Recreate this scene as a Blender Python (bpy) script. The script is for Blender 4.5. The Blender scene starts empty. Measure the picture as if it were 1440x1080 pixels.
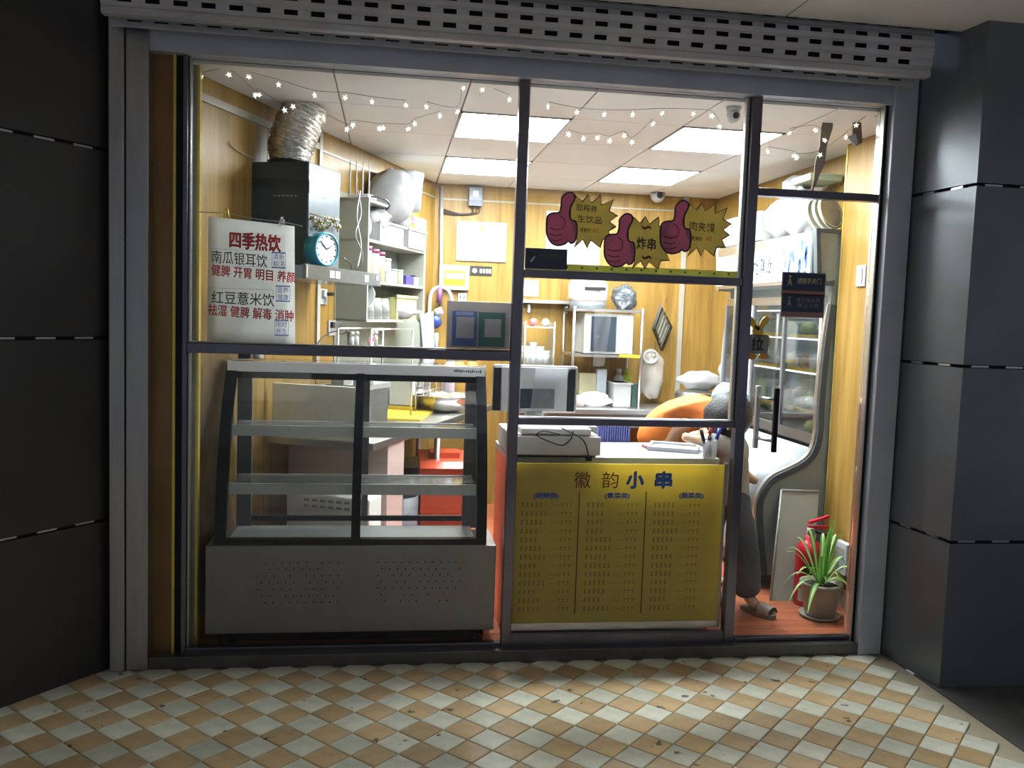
import bpy, bmesh, math, random
from mathutils import Vector, Matrix, Euler
random.seed(7)
SC = bpy.context.scene
COL = SC.collection
PI = math.pi
# ------------------------------------------------------------------ camera
FPX = 1220.0
XD = Vector((0.99, 0.02303, 0.139)).normalized()
YD = Vector((-169.0, -101.0, FPX)).normalized()
XD = (XD - YD * XD.dot(YD)).normalized()
ZD = -(YD.cross(XD)) if (YD.cross(XD)).y > 0 else YD.cross(XD)
CAMLOC = Vector((0.0, -3.8, 1.5))
cam_data = bpy.data.cameras.new('camera')
cam = bpy.data.objects.new('camera', cam_data)
COL.objects.link(cam)
# rows of R are camera axes (right, down, forward) in world coordinates
right = Vector((XD.x, YD.x, ZD.x)); down = Vector((XD.y, YD.y, ZD.y)); fwd = Vector((XD.z, YD.z, ZD.z))
m = Matrix((right, -down, -fwd)).transposed().to_4x4()
m.translation = CAMLOC
cam.matrix_world = m
cam_data.sensor_width = 36.0
cam_data.lens = FPX / 1440.0 * 36.0
cam_data.clip_start = 0.05
SC.camera = cam
# ------------------------------------------------------------------ world, exposure
world = bpy.data.worlds.new('night_world'); SC.world = world
world.use_nodes = True
bgn = world.node_tree.nodes['Background']
bgn.inputs[0].default_value = (0.62, 0.68, 0.82, 1)
bgn.inputs[1].default_value = 0.21
SC.view_settings.view_transform = 'Standard'
SC.view_settings.look = 'None'
SC.view_settings.gamma = 1.0
SC.view_settings.use_curve_mapping = False
SC.view_settings.exposure = 0.55
PANEL_STRENGTH = 58.0
SC.cycles.transparent_max_bounces = 32
# arcade lamp recessed in the soffit, behind and above the place where the photographer stands
ld = bpy.data.lights.new('arcade_lamp', 'AREA'); ld.shape = 'RECTANGLE'; ld.size = 1.6; ld.size_y = 0.5
ld.energy = 3.0; ld.color = (1.0, 0.95, 0.9)
lo = bpy.data.objects.new('arcade_lamp', ld); COL.objects.link(lo); lo.location = (0.9, -4.6, 2.7)
# ------------------------------------------------------------------ measuring helpers (a photo point on a plane of known depth)
def ray(u, v):
    return (right * (u - 720.0) + down * (v - 540.0) + fwd * FPX)
def P(u, v, y=0.0):
    d = ray(u, v); return CAMLOC + d * ((y - CAMLOC.y) / d.y)
def Pz(u, v, z):
    d = ray(u, v); return CAMLOC + d * ((z - CAMLOC.z) / d.z)
def Px(u, v, x):
    d = ray(u, v); return CAMLOC + d * ((x - CAMLOC.x) / d.x)
WA = Vector((-0.87, 0.15, 0)); WB = Vector((0.31, 3.0, 0))
WU = (WB - WA).normalized(); WN = Vector((WU.y, -WU.x, 0)); WLEN = (WB - WA).length
def LW(s, d, z):
    p = WA + WU * s + WN * d; return Vector((p.x, p.y, z))
LWM = Matrix((Vector((WU.x, WN.x, 0, WA.x)), Vector((WU.y, WN.y, 0, WA.y)), Vector((0, 0, 1, 0)), Vector((0, 0, 0, 1))))  # local (s, d, z)
def Pw(u, v, d=0.0):
    r = ray(u, v); q = WA + WN * d; t = (q - CAMLOC).dot(WN) / r.dot(WN); return CAMLOC + r * t
# ------------------------------------------------------------------ materials
MATS = {}
# surfaces measured from the photograph as they are; everything else in the brightly lit shop is toned to sit under its lamps
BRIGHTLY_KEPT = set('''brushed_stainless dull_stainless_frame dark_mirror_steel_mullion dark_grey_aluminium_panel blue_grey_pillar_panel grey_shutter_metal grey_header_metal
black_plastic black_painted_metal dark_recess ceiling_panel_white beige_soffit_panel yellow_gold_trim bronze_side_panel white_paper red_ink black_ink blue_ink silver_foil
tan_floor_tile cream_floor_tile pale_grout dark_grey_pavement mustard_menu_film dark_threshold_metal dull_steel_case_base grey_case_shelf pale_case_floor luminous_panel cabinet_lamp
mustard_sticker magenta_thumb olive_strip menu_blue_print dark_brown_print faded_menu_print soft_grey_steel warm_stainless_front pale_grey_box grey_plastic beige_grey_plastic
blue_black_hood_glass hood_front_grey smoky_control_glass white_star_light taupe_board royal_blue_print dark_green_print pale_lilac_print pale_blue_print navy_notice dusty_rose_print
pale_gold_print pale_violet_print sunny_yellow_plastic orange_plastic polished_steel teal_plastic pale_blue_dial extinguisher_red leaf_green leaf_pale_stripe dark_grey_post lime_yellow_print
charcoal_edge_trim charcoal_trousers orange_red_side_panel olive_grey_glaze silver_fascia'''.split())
def mat(name, col, rough=0.5, metal=0.0, var=0.10, scale=14.0, bump=0.0, bscale=60.0, transl=0.0, emit=None, estr=0.0, stretch=None, spec=0.5, coat=0.0):
    if name in MATS: return MATS[name]
    M = bpy.data.materials.new(name); M.use_nodes = True; MATS[name] = M
    nt = M.node_tree; N = nt.nodes; Lk = nt.links
    b = N['Principled BSDF']; out = N['Material Output']
    tc = N.new('ShaderNodeTexCoord'); mp = N.new('ShaderNodeMapping')
    Lk.new(tc.outputs['Object'], mp.inputs[0])
    if stretch: mp.inputs['Scale'].default_value = stretch
    nz = N.new('ShaderNodeTexNoise'); nz.inputs['Scale'].default_value = scale; nz.inputs['Detail'].default_value = 5
    Lk.new(mp.outputs[0], nz.inputs['Vector'])
    rp = N.new('ShaderNodeValToRGB')
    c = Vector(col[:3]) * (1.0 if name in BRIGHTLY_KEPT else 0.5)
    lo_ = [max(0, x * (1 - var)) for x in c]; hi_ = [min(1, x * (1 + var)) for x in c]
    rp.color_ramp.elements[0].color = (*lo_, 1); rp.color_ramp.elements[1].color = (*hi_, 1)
    rp.color_ramp.elements[0].position = 0.3; rp.color_ramp.elements[1].position = 0.7
    Lk.new(nz.outputs['Fac'], rp.inputs[0]); Lk.new(rp.outputs[0], b.inputs['Base Color'])
    b.inputs['Roughness'].default_value = rough; b.inputs['Metallic'].default_value = metal
    b.inputs['Specular IOR Level'].default_value = spec; b.inputs['Coat Weight'].default_value = coat
    if bump:
        n2 = N.new('ShaderNodeTexNoise'); n2.inputs['Scale'].default_value = bscale; Lk.new(mp.outputs[0], n2.inputs['Vector'])
        bp = N.new('ShaderNodeBump'); bp.inputs['Strength'].default_value = bump; bp.inputs['Distance'].default_value = 0.01
        Lk.new(n2.outputs['Fac'], bp.inputs['Height']); Lk.new(bp.outputs[0], b.inputs['Normal'])
    if emit:
        b.inputs['Emission Color'].default_value = (*emit, 1); b.inputs['Emission Strength'].default_value = estr
    if transl:
        t = N.new('ShaderNodeBsdfTranslucent'); Lk.new(rp.outputs[0], t.inputs[0])
        mx = N.new('ShaderNodeMixShader'); mx.inputs[0].default_value = transl
        Lk.new(b.outputs[0], mx.inputs[1]); Lk.new(t.outputs[0], mx.inputs[2]); Lk.new(mx.outputs[0], out.inputs[0])
    return M
def glass(name, tint=(1, 1, 1), refl=0.05, rough=0.02, haze=0.0):
    if name in MATS: return MATS[name]
    M = bpy.data.materials.new(name); M.use_nodes = True; MATS[name] = M
    nt = M.node_tree; N = nt.nodes; Lk = nt.links; N.remove(N['Principled BSDF']); out = N['Material Output']
    t = N.new('ShaderNodeBsdfTransparent'); t.inputs[0].default_value = (*tint, 1)
    g = N.new('ShaderNodeBsdfGlossy'); g.inputs['Roughness'].default_value = rough
    lw = N.new('ShaderNodeLayerWeight'); lw.inputs[0].default_value = 0.25
    mr = N.new('ShaderNodeMapRange'); mr.inputs['To Min'].default_value = refl; mr.inputs['To Max'].default_value = 0.8
    Lk.new(lw.outputs['Fresnel'], mr.inputs[0])
    mx = N.new('ShaderNodeMixShader'); Lk.new(mr.outputs[0], mx.inputs[0]); Lk.new(t.outputs[0], mx.inputs[1]); Lk.new(g.outputs[0], mx.inputs[2])
    last = mx
    if haze:
        d = N.new('ShaderNodeBsdfDiffuse'); d.inputs[0].default_value = (.9, .9, .92, 1)
        tl = N.new('ShaderNodeBsdfTranslucent'); tl.inputs[0].default_value = (.9, .9, .92, 1)
        ad = N.new('ShaderNodeMixShader'); ad.inputs[0].default_value = 0.5
        Lk.new(d.outputs[0], ad.inputs[1]); Lk.new(tl.outputs[0], ad.inputs[2])
        m2 = N.new('ShaderNodeMixShader'); m2.inputs[0].default_value = haze
        Lk.new(mx.outputs[0], m2.inputs[1]); Lk.new(ad.outputs[0], m2.inputs[2]); last = m2
    Lk.new(last.outputs[0], out.inputs[0]); return M
def woodmat(name, c1, c2, vertical=True, rough=0.42, sc=1.0, spec=0.3):
    if name in MATS: return MATS[name]
    M = bpy.data.materials.new(name); M.use_nodes = True; MATS[name] = M
    nt = M.node_tree; N = nt.nodes; Lk = nt.links; b = N['Principled BSDF']
    tc = N.new('ShaderNodeTexCoord'); mp = N.new('ShaderNodeMapping'); Lk.new(tc.outputs['Object'], mp.inputs[0])
    mp.inputs['Scale'].default_value = (9 * sc, 9 * sc, 0.7 * sc) if vertical else (0.9 * sc, 10 * sc, 9 * sc)
    nz = N.new('ShaderNodeTexNoise'); nz.inputs['Scale'].default_value = 2.2; nz.inputs['Detail'].default_value = 8; nz.inputs['Distortion'].default_value = 0.6
    Lk.new(mp.outputs[0], nz.inputs['Vector'])
    rp = N.new('ShaderNodeValToRGB'); e = rp.color_ramp.elements
    e[0].position = 0.3; e[0].color = (*c1, 1); e[1].position = 0.68; e[1].color = (*c2, 1)
    Lk.new(nz.outputs['Fac'], rp.inputs[0])
    mp2 = N.new('ShaderNodeMapping'); Lk.new(tc.outputs['Object'], mp2.inputs[0])
    mp2.inputs['Scale'].default_value = (60, 60, 1.5) if vertical else (2, 60, 60)
    n2 = N.new('ShaderNodeTexNoise'); n2.inputs['Scale'].default_value = 3; Lk.new(mp2.outputs[0], n2.inputs['Vector'])
    mxn = N.new('ShaderNodeMix'); mxn.data_type = 'RGBA'; mxn.blend_type = 'MULTIPLY'; mxn.inputs[0].default_value = 0.35
    Lk.new(rp.outputs[0], mxn.inputs[6]); Lk.new(n2.outputs['Fac'], mxn.inputs[7])
    r2 = N.new('ShaderNodeValToRGB'); r2.color_ramp.elements[0].color = (.55, .5, .45, 1); r2.color_ramp.elements[1].color = (1, 1, 1, 1); r2.color_ramp.elements[0].position = .3; r2.color_ramp.elements[1].position = .6
    Lk.new(n2.outputs['Fac'], r2.inputs[0]); Lk.new(r2.outputs[0], mxn.inputs[7])
    Lk.new(mxn.outputs[2], b.inputs['Base Color'])
    b.inputs['Roughness'].default_value = rough; b.inputs['Specular IOR Level'].default_value = spec
    return M
WOOD = woodmat('yellow_wood_laminate', (0.20, 0.11, 0.022), (0.30, 0.185, 0.045))
FLOORWOOD = woodmat('red_brown_floorboard', (0.23, 0.06, 0.028), (0.36, 0.12, 0.06), vertical=False, rough=0.3)
STEEL = mat('brushed_stainless', (0.55, 0.54, 0.53), 0.32, 1.0, 0.08, 6, stretch=(1, 1, 12))
STEELD = mat('dull_stainless_frame', (0.42, 0.41, 0.40), 0.38, 1.0, 0.12, 4, stretch=(6, 6, .6))
MULL = mat('dark_mirror_steel_mullion', (0.17, 0.16, 0.19), 0.3, 1.0, 0.3, 2)
GREYPANEL = mat('dark_grey_aluminium_panel', (0.030, 0.027, 0.026), 0.42, 0.0, 0.1, 3, spec=0.6)
PILLARGREY = mat('blue_grey_pillar_panel', (0.15, 0.165, 0.19), 0.28, 0.35, 0.08, 3, spec=0.6)
SHUT = mat('grey_shutter_metal', (0.5, 0.49, 0.52), 0.45, 0.2, 0.12, 6)
HEAD = mat('grey_header_metal', (0.52, 0.55, 0.64), 0.4, 0.2, 0.1, 4)
BLACK = mat('black_plastic', (0.012, 0.012, 0.014), 0.35, 0, 0.2)
BLACKM = mat('black_painted_metal', (0.006, 0.009, 0.013), 0.35, 0.0, 0.2, spec=0.2)
DARK = mat('dark_recess', (0.008, 0.008, 0.009), 0.8)
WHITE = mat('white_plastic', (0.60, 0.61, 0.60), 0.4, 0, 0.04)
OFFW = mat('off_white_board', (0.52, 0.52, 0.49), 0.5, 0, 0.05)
CEIL = mat('ceiling_panel_white', (0.64, 0.65, 0.64), 0.7, 0, 0.05, 2)
SOFF = mat('beige_soffit_panel', (0.86, 0.82, 0.78), 0.6, 0, 0.05, 2)
GOLD = mat('yellow_gold_trim', (0.70, 0.55, 0.12), 0.3, 0.6, 0.1)
BRONZE = mat('bronze_side_panel', (0.24, 0.14, 0.06), 0.35, 0.7, 0.25, 3, stretch=(4, 4, .7))
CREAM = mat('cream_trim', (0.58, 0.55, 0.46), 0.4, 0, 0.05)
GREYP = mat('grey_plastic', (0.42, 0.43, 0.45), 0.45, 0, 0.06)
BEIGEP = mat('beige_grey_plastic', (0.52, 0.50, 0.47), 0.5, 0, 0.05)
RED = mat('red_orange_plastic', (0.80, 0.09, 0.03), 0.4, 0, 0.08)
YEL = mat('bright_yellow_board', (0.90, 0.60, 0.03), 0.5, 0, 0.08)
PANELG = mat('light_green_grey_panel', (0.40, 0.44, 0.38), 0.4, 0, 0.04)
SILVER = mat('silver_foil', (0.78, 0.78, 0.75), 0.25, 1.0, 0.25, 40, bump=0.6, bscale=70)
PAPER = mat('white_paper', (0.80, 0.81, 0.80), 0.7, 0, 0.04, transl=0.5)
INKR = mat('red_ink', (0.62, 0.03, 0.04), 0.6, 0, 0.15)
INKK = mat('black_ink', (0.03, 0.035, 0.04), 0.6, 0, 0.15)
INKB = mat('blue_ink', (0.10, 0.20, 0.62), 0.6, 0, 0.15)
GLASS = glass('clear_window_glass', (0.98, 0.985, 0.98), 0.0)
GLASS2 = glass('display_glass', (0.97, 0.98, 0.975), 0.012)
FILM = glass('clear_plastic_film', (0.98, 0.98, 0.97), 0.05, 0.12, haze=0.07)
BAGW = glass('white_plastic_bag', (0.9, 0.9, 0.9), 0.05, 0.2, haze=0.75)
# ------------------------------------------------------------------ object helpers
def orgn(o):
    v = Vector((0, 0, 0))
    while o is not None: v = v + o.location; o = o.parent
    return v
class MB:
    """collects shapes into one mesh; build() links it as one object"""
    def __init__(s, M=None): s.v = []; s.f = []; s.sm = []; s.M = M
    def add(s, vs, fs, smooth=False):
        n = len(s.v)
        for p in vs:
            p = Vector(p); s.v.append(s.M @ p if s.M else p)
        for f in fs: s.f.append([i + n for i in f]); s.sm.append(smooth)
        return s
    def box(s, x0, x1, y0, y1, z0, z1, bev=0.0):
        if bev > 0:
            bm = bmesh.new(); bmesh.ops.create_cube(bm, size=1.0)
            for vv in bm.verts: vv.co = Vector((x0 + (vv.co.x + .5) * (x1 - x0), y0 + (vv.co.y + .5) * (y1 - y0), z0 + (vv.co.z + .5) * (z1 - z0)))
            bmesh.ops.bevel(bm, geom=bm.edges[:], offset=bev, segments=2, profile=0.5, affect='EDGES')
            bm.verts.index_update(); s.add([v.co.copy() for v in bm.verts], [[v.index for v in f.verts] for f in bm.faces]); bm.free(); return s
        vs = [(x, y, z) for z in (z0, z1) for y in (y0, y1) for x in (x0, x1)]
        return s.add(vs, [(0, 2, 3, 1), (4, 5, 7, 6), (0, 1, 5, 4), (2, 6, 7, 3), (0, 4, 6, 2), (1, 3, 7, 5)])
    def tube(s, pts, r, n=8, cap=True):
        pts = [Vector(p) for p in pts]; k = len(pts); rs = r if isinstance(r, (list, tuple)) else [r] * k
        vs = []; prev = None
        for i, p in enumerate(pts):
            t = (pts[min(i + 1, k - 1)] - pts[max(i - 1, 0)]).normalized()
            if prev is None:
                a = Vector((0, 0, 1)) if abs(t.z) < 0.9 else Vector((1, 0, 0)); x = t.cross(a).normalized()
            else:
                x = (prev - t * prev.dot(t)).normalized()
            prev = x; y = t.cross(x)
            for j in range(n):
                a = 2 * PI * j / n; vs.append(p + (x * math.cos(a) + y * math.sin(a)) * rs[i])
        fs = [(i * n + j, i * n + (j + 1) % n, (i + 1) * n + (j + 1) % n, (i + 1) * n + j) for i in range(k - 1) for j in range(n)]
        s.add(vs, fs, True)
        if cap: s.add([], [])
        if cap:
            b = len(s.v) - len(vs); s.f.append([b + j for j in range(n)][::-1]); s.sm.append(False); s.f.append([b + (k - 1) * n + j for j in range(n)]); s.sm.append(False)
        return s
    def lathe(s, prof, c, n=24, M=None):
        c = Vector(c); vs = []; k = len(prof)
        for r, z in prof:
            for j in range(n):
                a = 2 * PI * j / n; p = Vector((r * math.cos(a), r * math.sin(a), z))
                if M: p = M @ p
                vs.append(c + p)
        fs = [(i * n + j, i * n + (j + 1) % n, (i + 1) * n + (j + 1) % n, (i + 1) * n + j) for i in range(k - 1) for j in range(n)]
        s.add(vs, fs, True); b = len(s.v) - len(vs)
        s.f.append([b + j for j in range(n)][::-1]); s.sm.append(False); s.f.append([b + (k - 1) * n + j for j in range(n)]); s.sm.append(False)
        return s
    def prism(s, poly, off):
        """poly: 3-D points of a planar outline, off: extrusion vector"""
        n = len(poly); off = Vector(off); a = [Vector(p) for p in poly]
        s.add(a + [p + off for p in a], [list(range(n))[::-1], list(range(n, 2 * n))] + [(i, (i + 1) % n, n + (i + 1) % n, n + i) for i in range(n)])
        return s
    def ball(s, c, r, n=12, m=8):
        c = Vector(c); r = Vector(r) if not isinstance(r, (int, float)) else Vector((r, r, r))
        return s.lathe([(math.sin(PI * i / m) * 1.0 if 0 < i < m else 0.02, -math.cos(PI * i / m)) for i in range(m + 1)], c, n, Matrix.Diagonal(r))
    def grid(s, fn, nu, nv, smooth=True):
        vs = [fn(i / nu, j / nv) for j in range(nv + 1) for i in range(nu + 1)]
        return s.add(vs, [(j * (nu + 1) + i, j * (nu + 1) + i + 1, (j + 1) * (nu + 1) + i + 1, (j + 1) * (nu + 1) + i) for j in range(nv) for i in range(nu)], smooth)
    def build(s, name, material, parent=None, label=None, at=None):
        o0 = orgn(parent)
        if parent is None:
            if at is not None: base = Vector(at)
            else:
                xs = [p.x for p in s.v]; ys = [p.y for p in s.v]; zs = [p.z for p in s.v]
                base = Vector(((min(xs) + max(xs)) / 2, (min(ys) + max(ys)) / 2, min(zs)))
        else: base = o0
        me = bpy.data.meshes.new(name)
        me.from_pydata([tuple(p - base) for p in s.v], [], s.f); me.materials.append(material)
        for p, q in zip(me.polygons, s.sm): p.use_smooth = q
        me.validate(); me.update()
        bm = bmesh.new(); bm.from_mesh(me); bmesh.ops.recalc_face_normals(bm, faces=bm.faces); bm.to_mesh(me); bm.free()
        o = bpy.data.objects.new(name, me); COL.objects.link(o)
        if parent is not None: o.parent = parent
        else: o.location = base
        if label: o['label'] = label
        return o
def tag(o, label, cat, group=None, kind=None):
    if label: o['label'] = label
    if cat: o['category'] = cat
    if group: o['group'] = group
    if kind: o['kind'] = kind
    return o
def thing(name, label, cat, loc=(0, 0, 0), group=None):
    o = bpy.data.objects.new(name, None); COL.objects.link(o); o.location = loc; o.empty_display_size = 0.05
    return tag(o, label, cat, group)
def struct(o, label=None, cat=None):
    o['kind'] = 'structure'
    if label: o['label'] = label
    if cat: o['category'] = cat
    return o
def sroot(name, loc=(0, 0, 0), label=None, cat=None):
    o = bpy.data.objects.new(name, None); COL.objects.link(o); o.location = loc; return struct(o, label, cat)
def bx(*a, bev=0.0, M=None): return MB(M).box(*a, bev=bev)
def solid(o, t, off=0.0):
    md = o.modifiers.new('thickness', 'SOLIDIFY'); md.thickness = t; md.offset = off; return o
def subd(o, n=1):
    md = o.modifiers.new('smooth', 'SUBSURF'); md.levels = n; md.render_levels = n; return o
def copytree(o, delta, parent=None):
    c = o.copy(); COL.objects.link(c); c.parent = parent
    if parent is None: c.location = o.location + Vector(delta)
    for ch in list(o.children): copytree(ch, (0, 0, 0), c)
    return c
FONT = None
_tc = {}
def glyphs(txt):
    if txt in _tc: return _tc[txt]
    cu = bpy.data.curves.new('lettering_tmp', 'FONT'); cu.body = txt; cu.resolution_u = 2
    ob = bpy.data.objects.new('lettering_tmp', cu); COL.objects.link(ob)
    dg = bpy.context.evaluated_depsgraph_get(); ev = ob.evaluated_get(dg); me = ev.to_mesh()
    vs = [v.co.copy() for v in me.vertices]; fs = [list(p.vertices) for p in me.polygons]
    ev.to_mesh_clear(); bpy.data.objects.remove(ob); bpy.data.curves.remove(cu)
    _tc[txt] = (vs, fs); return vs, fs
def letters(txt, c, w, h, material, parent, rgt=(1, 0, 0), up=(0, 0, 1), off=0.0015, name='lettering', bold=0.0, skew=0.0, label=None):
    """flat lettering fitted into a box w x h centred on c"""
    vs, fs = glyphs(txt)
    if not vs: return None
    x0 = min(v.x for v in vs); x1 = max(v.x for v in vs); y0 = min(v.y for v in vs); y1 = max(v.y for v in vs)
    rgt = Vector(rgt).normalized(); up = Vector(up).normalized(); nrm = rgt.cross(up); c = Vector(c)
    mb = MB()
    shifts = [(0, 0)] if not bold else [(0, 0), (bold, 0), (0, bold), (bold, bold), (-bold, 0), (0, -bold)]
    for k, (sx, sy) in enumerate(shifts):
        mb.add([c + rgt * (((v.x - x0) / (x1 - x0) - .5) * w + sx) + up * (((v.y - y0) / (y1 - y0) - .5) * h + sy + skew * ((v.x - x0) / (x1 - x0) - .5) * w) + nrm * (off + k * 0.00005) for v in vs], fs)
    return mb.build(name, material, parent, label)
def wob(a=1.0): return random.uniform(-a, a)
def blob(c, r, rough=0.25, n=16, m=10, seed=0, sq=1.0):
    """a crumpled rounded shape"""
    rnd = random.Random(seed); ph = [rnd.uniform(0, 6.28) for _ in range(8)]; r = Vector(r); c = Vector(c); mb = MB()
    vs = []
    for i in range(m + 1):
        th = PI * i / m
        for j in range(n):
            a = 2 * PI * j / n
            k = 1 + rough * (0.5 * math.sin(3 * a + ph[0] + 2 * th) + 0.35 * math.sin(5 * a + ph[1] - 3 * th) + 0.3 * math.sin(7 * th + ph[2] + a) + 0.3 * rnd.uniform(-1, 1))
            st = math.sin(th) ** sq if 0 < i < m else 0.0
            vs.append(c + Vector((r.x * st * math.cos(a) * k, r.y * st * math.sin(a) * k, -r.z * math.cos(th) * (1 + (k - 1) * .5))))
    mb.add(vs, [(i * n + j, i * n + (j + 1) % n, (i + 1) * n + (j + 1) % n, (i + 1) * n + j) for i in range(m) for j in range(n)], True)
    return mb
# ================================================================== SETTING: outside
def tilemat(name, c):
    M = mat(name, c, 0.32, 0, 0.16, 9, bump=0.15, bscale=25)
    nt = M.node_tree; N = nt.nodes; Lk = nt.links; b = N['Principled BSDF']
    src = b.inputs['Base Color'].links[0].from_socket
    oi = N.new('ShaderNodeObjectInfo'); mr = N.new('ShaderNodeMapRange'); mr.inputs['To Min'].default_value = 0.82; mr.inputs['To Max'].default_value = 1.1
    Lk.new(oi.outputs['Random'], mr.inputs[0])
    hs = N.new('ShaderNodeHueSaturation'); Lk.new(src, hs.inputs['Color']); Lk.new(mr.outputs[0], hs.inputs['Value']); Lk.new(hs.outputs[0], b.inputs['Base Color'])
    geo = N.new('ShaderNodeNewGeometry'); sp = N.new('ShaderNodeTexNoise'); sp.inputs['Scale'].default_value = 16; sp.inputs['Detail'].default_value = 3
    Lk.new(geo.outputs['Position'], sp.inputs['Vector'])
    rp = N.new('ShaderNodeValToRGB'); rp.color_ramp.elements[0].position = .69; rp.color_ramp.elements[1].position = .73; rp.color_ramp.elements[0].color = (1, 1, 1, 1); rp.color_ramp.elements[1].color = (.22, .2, .18, 1)
    Lk.new(sp.outputs['Fac'], rp.inputs[0])
    mx = N.new('ShaderNodeMix'); mx.data_type = 'RGBA'; mx.blend_type = 'MULTIPLY'; mx.inputs[0].default_value = 1
    Lk.new(hs.outputs[0], mx.inputs[6]); Lk.new(rp.outputs[0], mx.inputs[7]); Lk.new(mx.outputs[2], b.inputs['Base Color'])
    return M
TAN = tilemat('tan_floor_tile', (0.66, 0.47, 0.25)); CRM = tilemat('cream_floor_tile', (0.80, 0.80, 0.66))
GROUT = mat('pale_grout', (0.50, 0.44, 0.30), 0.7)
GREYFLOOR = mat('dark_grey_pavement', (0.10, 0.095, 0.09), 0.7, 0, 0.2, 8)
ff = struct(bx(-5, 2.36, -6, 0.0, -0.16, -0.047).build('floor_outside', GROUT), 'diagonally tiled cream and tan arcade floor outside the shop')
struct(bx(2.36, 6, -6, -0.3, -0.16, -0.042).build('pavement_outside', GREYFLOOR), 'dark grey pavement beside the tiled floor')
d = 0.1665; side = d / math.sqrt(2) - 0.004; hs_ = side / 2
def tmesh(name, M):
    c, s_ = math.cos(PI / 4), math.sin(PI / 4); b = hs_ - .003
    top = [(x * c - y * s_, x * s_ + y * c, 0.0) for x, y in ((-b, -b), (b, -b), (b, b), (-b, b))]
    mid = [(x * c - y * s_, x * s_ + y * c, -0.002) for x, y in ((-hs_, -hs_), (hs_, -hs_), (hs_, hs_), (-hs_, hs_))]
    bot = [(p[0], p[1], -0.008) for p in mid]
    me = bpy.data.meshes.new(name); me.from_pydata(top + mid + bot, [], [(0, 1, 2, 3)] + [(4 + i, 4 + (i + 1) % 4, (i + 1) % 4, i) for i in range(4)] + [(8 + i, 8 + (i + 1) % 4, 4 + (i + 1) % 4, 4 + i) for i in range(4)])
    me.materials.append(M); return me
mt, mc = tmesh('tan_tile', TAN), tmesh('cream_tile', CRM)
cells = []
for i in range(-26, 22):
    for j in range(-32, 5):
        for k in (0, 1):
            x = -0.525 + (i + .5 * k) * d; y = -0.518 + (j + .5 * k) * d
            if y > -0.07 or y < -4.6 or x > 2.27 or x < -4: continue
            if x < -1.08 + 0.84 * y * -1 * -1 and y > -3: continue
            cells.append((x, y, k))
def vis(c):
    x, y, k = c
    q = Vector((x, y, -0.04)) - CAMLOC; z = q.dot(fwd); u = 720 + FPX * q.dot(right) / z; v = 540 + FPX * q.dot(down) / z
    return -40 < u < 1480 and v < 1110
vl = sorted([c for c in cells if vis(c)], key=lambda c: (Vector((c[0], c[1], 0)) - CAMLOC).length)
near = vl[:300]; rest = [c for c in cells if c not in set(near)]
for x, y, k in near:
    o = bpy.data.objects.new('tile', mc if k else mt); COL.objects.link(o); o.parent = ff; o.location = Vector((x, y, -0.04)) - ff.location
for k, M in ((0, TAN), (1, CRM)):
    mb = MB()
    for x, y, kk in rest:
        if kk == k:
            b = hs_ * math.sqrt(2); mb.add([(x - b, y, -.04), (x, y - b, -.04), (x + b, y, -.04), (x, y + b, -.04)], [(0, 1, 2, 3)])
    o = mb.build('far_tiles', M, ff); o['kind'] = 'stuff'
# left outside wall, splayed
ld_ = Vector((-math.sin(math.radians(38)), -math.cos(math.radians(38)), 0)); ln_ = Vector((-ld_.y, ld_.x, 0))
if ln_.x < 0: ln_ = -ln_
l0 = Vector((-1.135, -0.03, 0))
def lwallbox(mb, a0, a1, t0, t1, z0, z1):
    pts = [l0 + ld_ * a0 + ln_ * t0, l0 + ld_ * a1 + ln_ * t0, l0 + ld_ * a1 + ln_ * t1, l0 + ld_ * a0 + ln_ * t1]
    return mb.prism([Vector((p.x, p.y, z0)) for p in pts], (0, 0, z1 - z0))
wl = struct(lwallbox(MB(), 0, 3.2, -0.2, -0.022, -0.04, 2.9).build('wall_left_outside', DARK), 'dark grey panelled wall left of the shopfront')
bands = [(-0.04, .594), (.608, 1.348), (1.362, 2.104), (2.118, 2.88)]
for z0, z1 in bands:
    for a0, a1 in ((0.0, 1.2), (1.21, 2.4)):
        lwallbox(MB(), a0, a1, -0.02, 0, z0, z1).build('panel', GREYPANEL, wl)
for z in (.601, 1.355, 2.111):
    for k in range(8):
        lwallbox(MB(), .08 + k * .16, .16 + k * .16, -0.022, -0.012, z - .004, z + .004).build('joint_strip', STEEL, wl)
# right outside pillar
pr_ = [Vector((2.335, 0.0, 0)), Vector((2.385, -.45, 0)), Vector((4.4, -.45, 0)), Vector((4.4, 0, 0))]
def inset(p, t): return [Vector((p[0].x + t, p[0].y, 0)), Vector((p[1].x + t, p[1].y + t, 0)), Vector((p[2].x, p[2].y + t, 0)), p[3]]
core = inset(pr_, .02)
wr = struct(MB().prism([Vector((p.x, p.y, -.04)) for p in core], (0, 0, 2.9)).build('wall_right_outside', DARK), 'blue-grey panelled pillar right of the shopfront')
for z0, z1 in bands:
    a, b = pr_[0], pr_[1]; t = Vector((.018, .004, 0))
    MB().prism([Vector((p.x, p.y, z0)) for p in (a, b, b + t, a + t)], (0, 0, z1 - z0)).build('panel', PILLARGREY, wr)
    for x0, x1 in ((2.387, 3.2), (3.21, 4.4)):
        MB().box(x0, x1, -.45, -.432, z0, z1).build('panel', PILLARGREY, wr)
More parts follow.
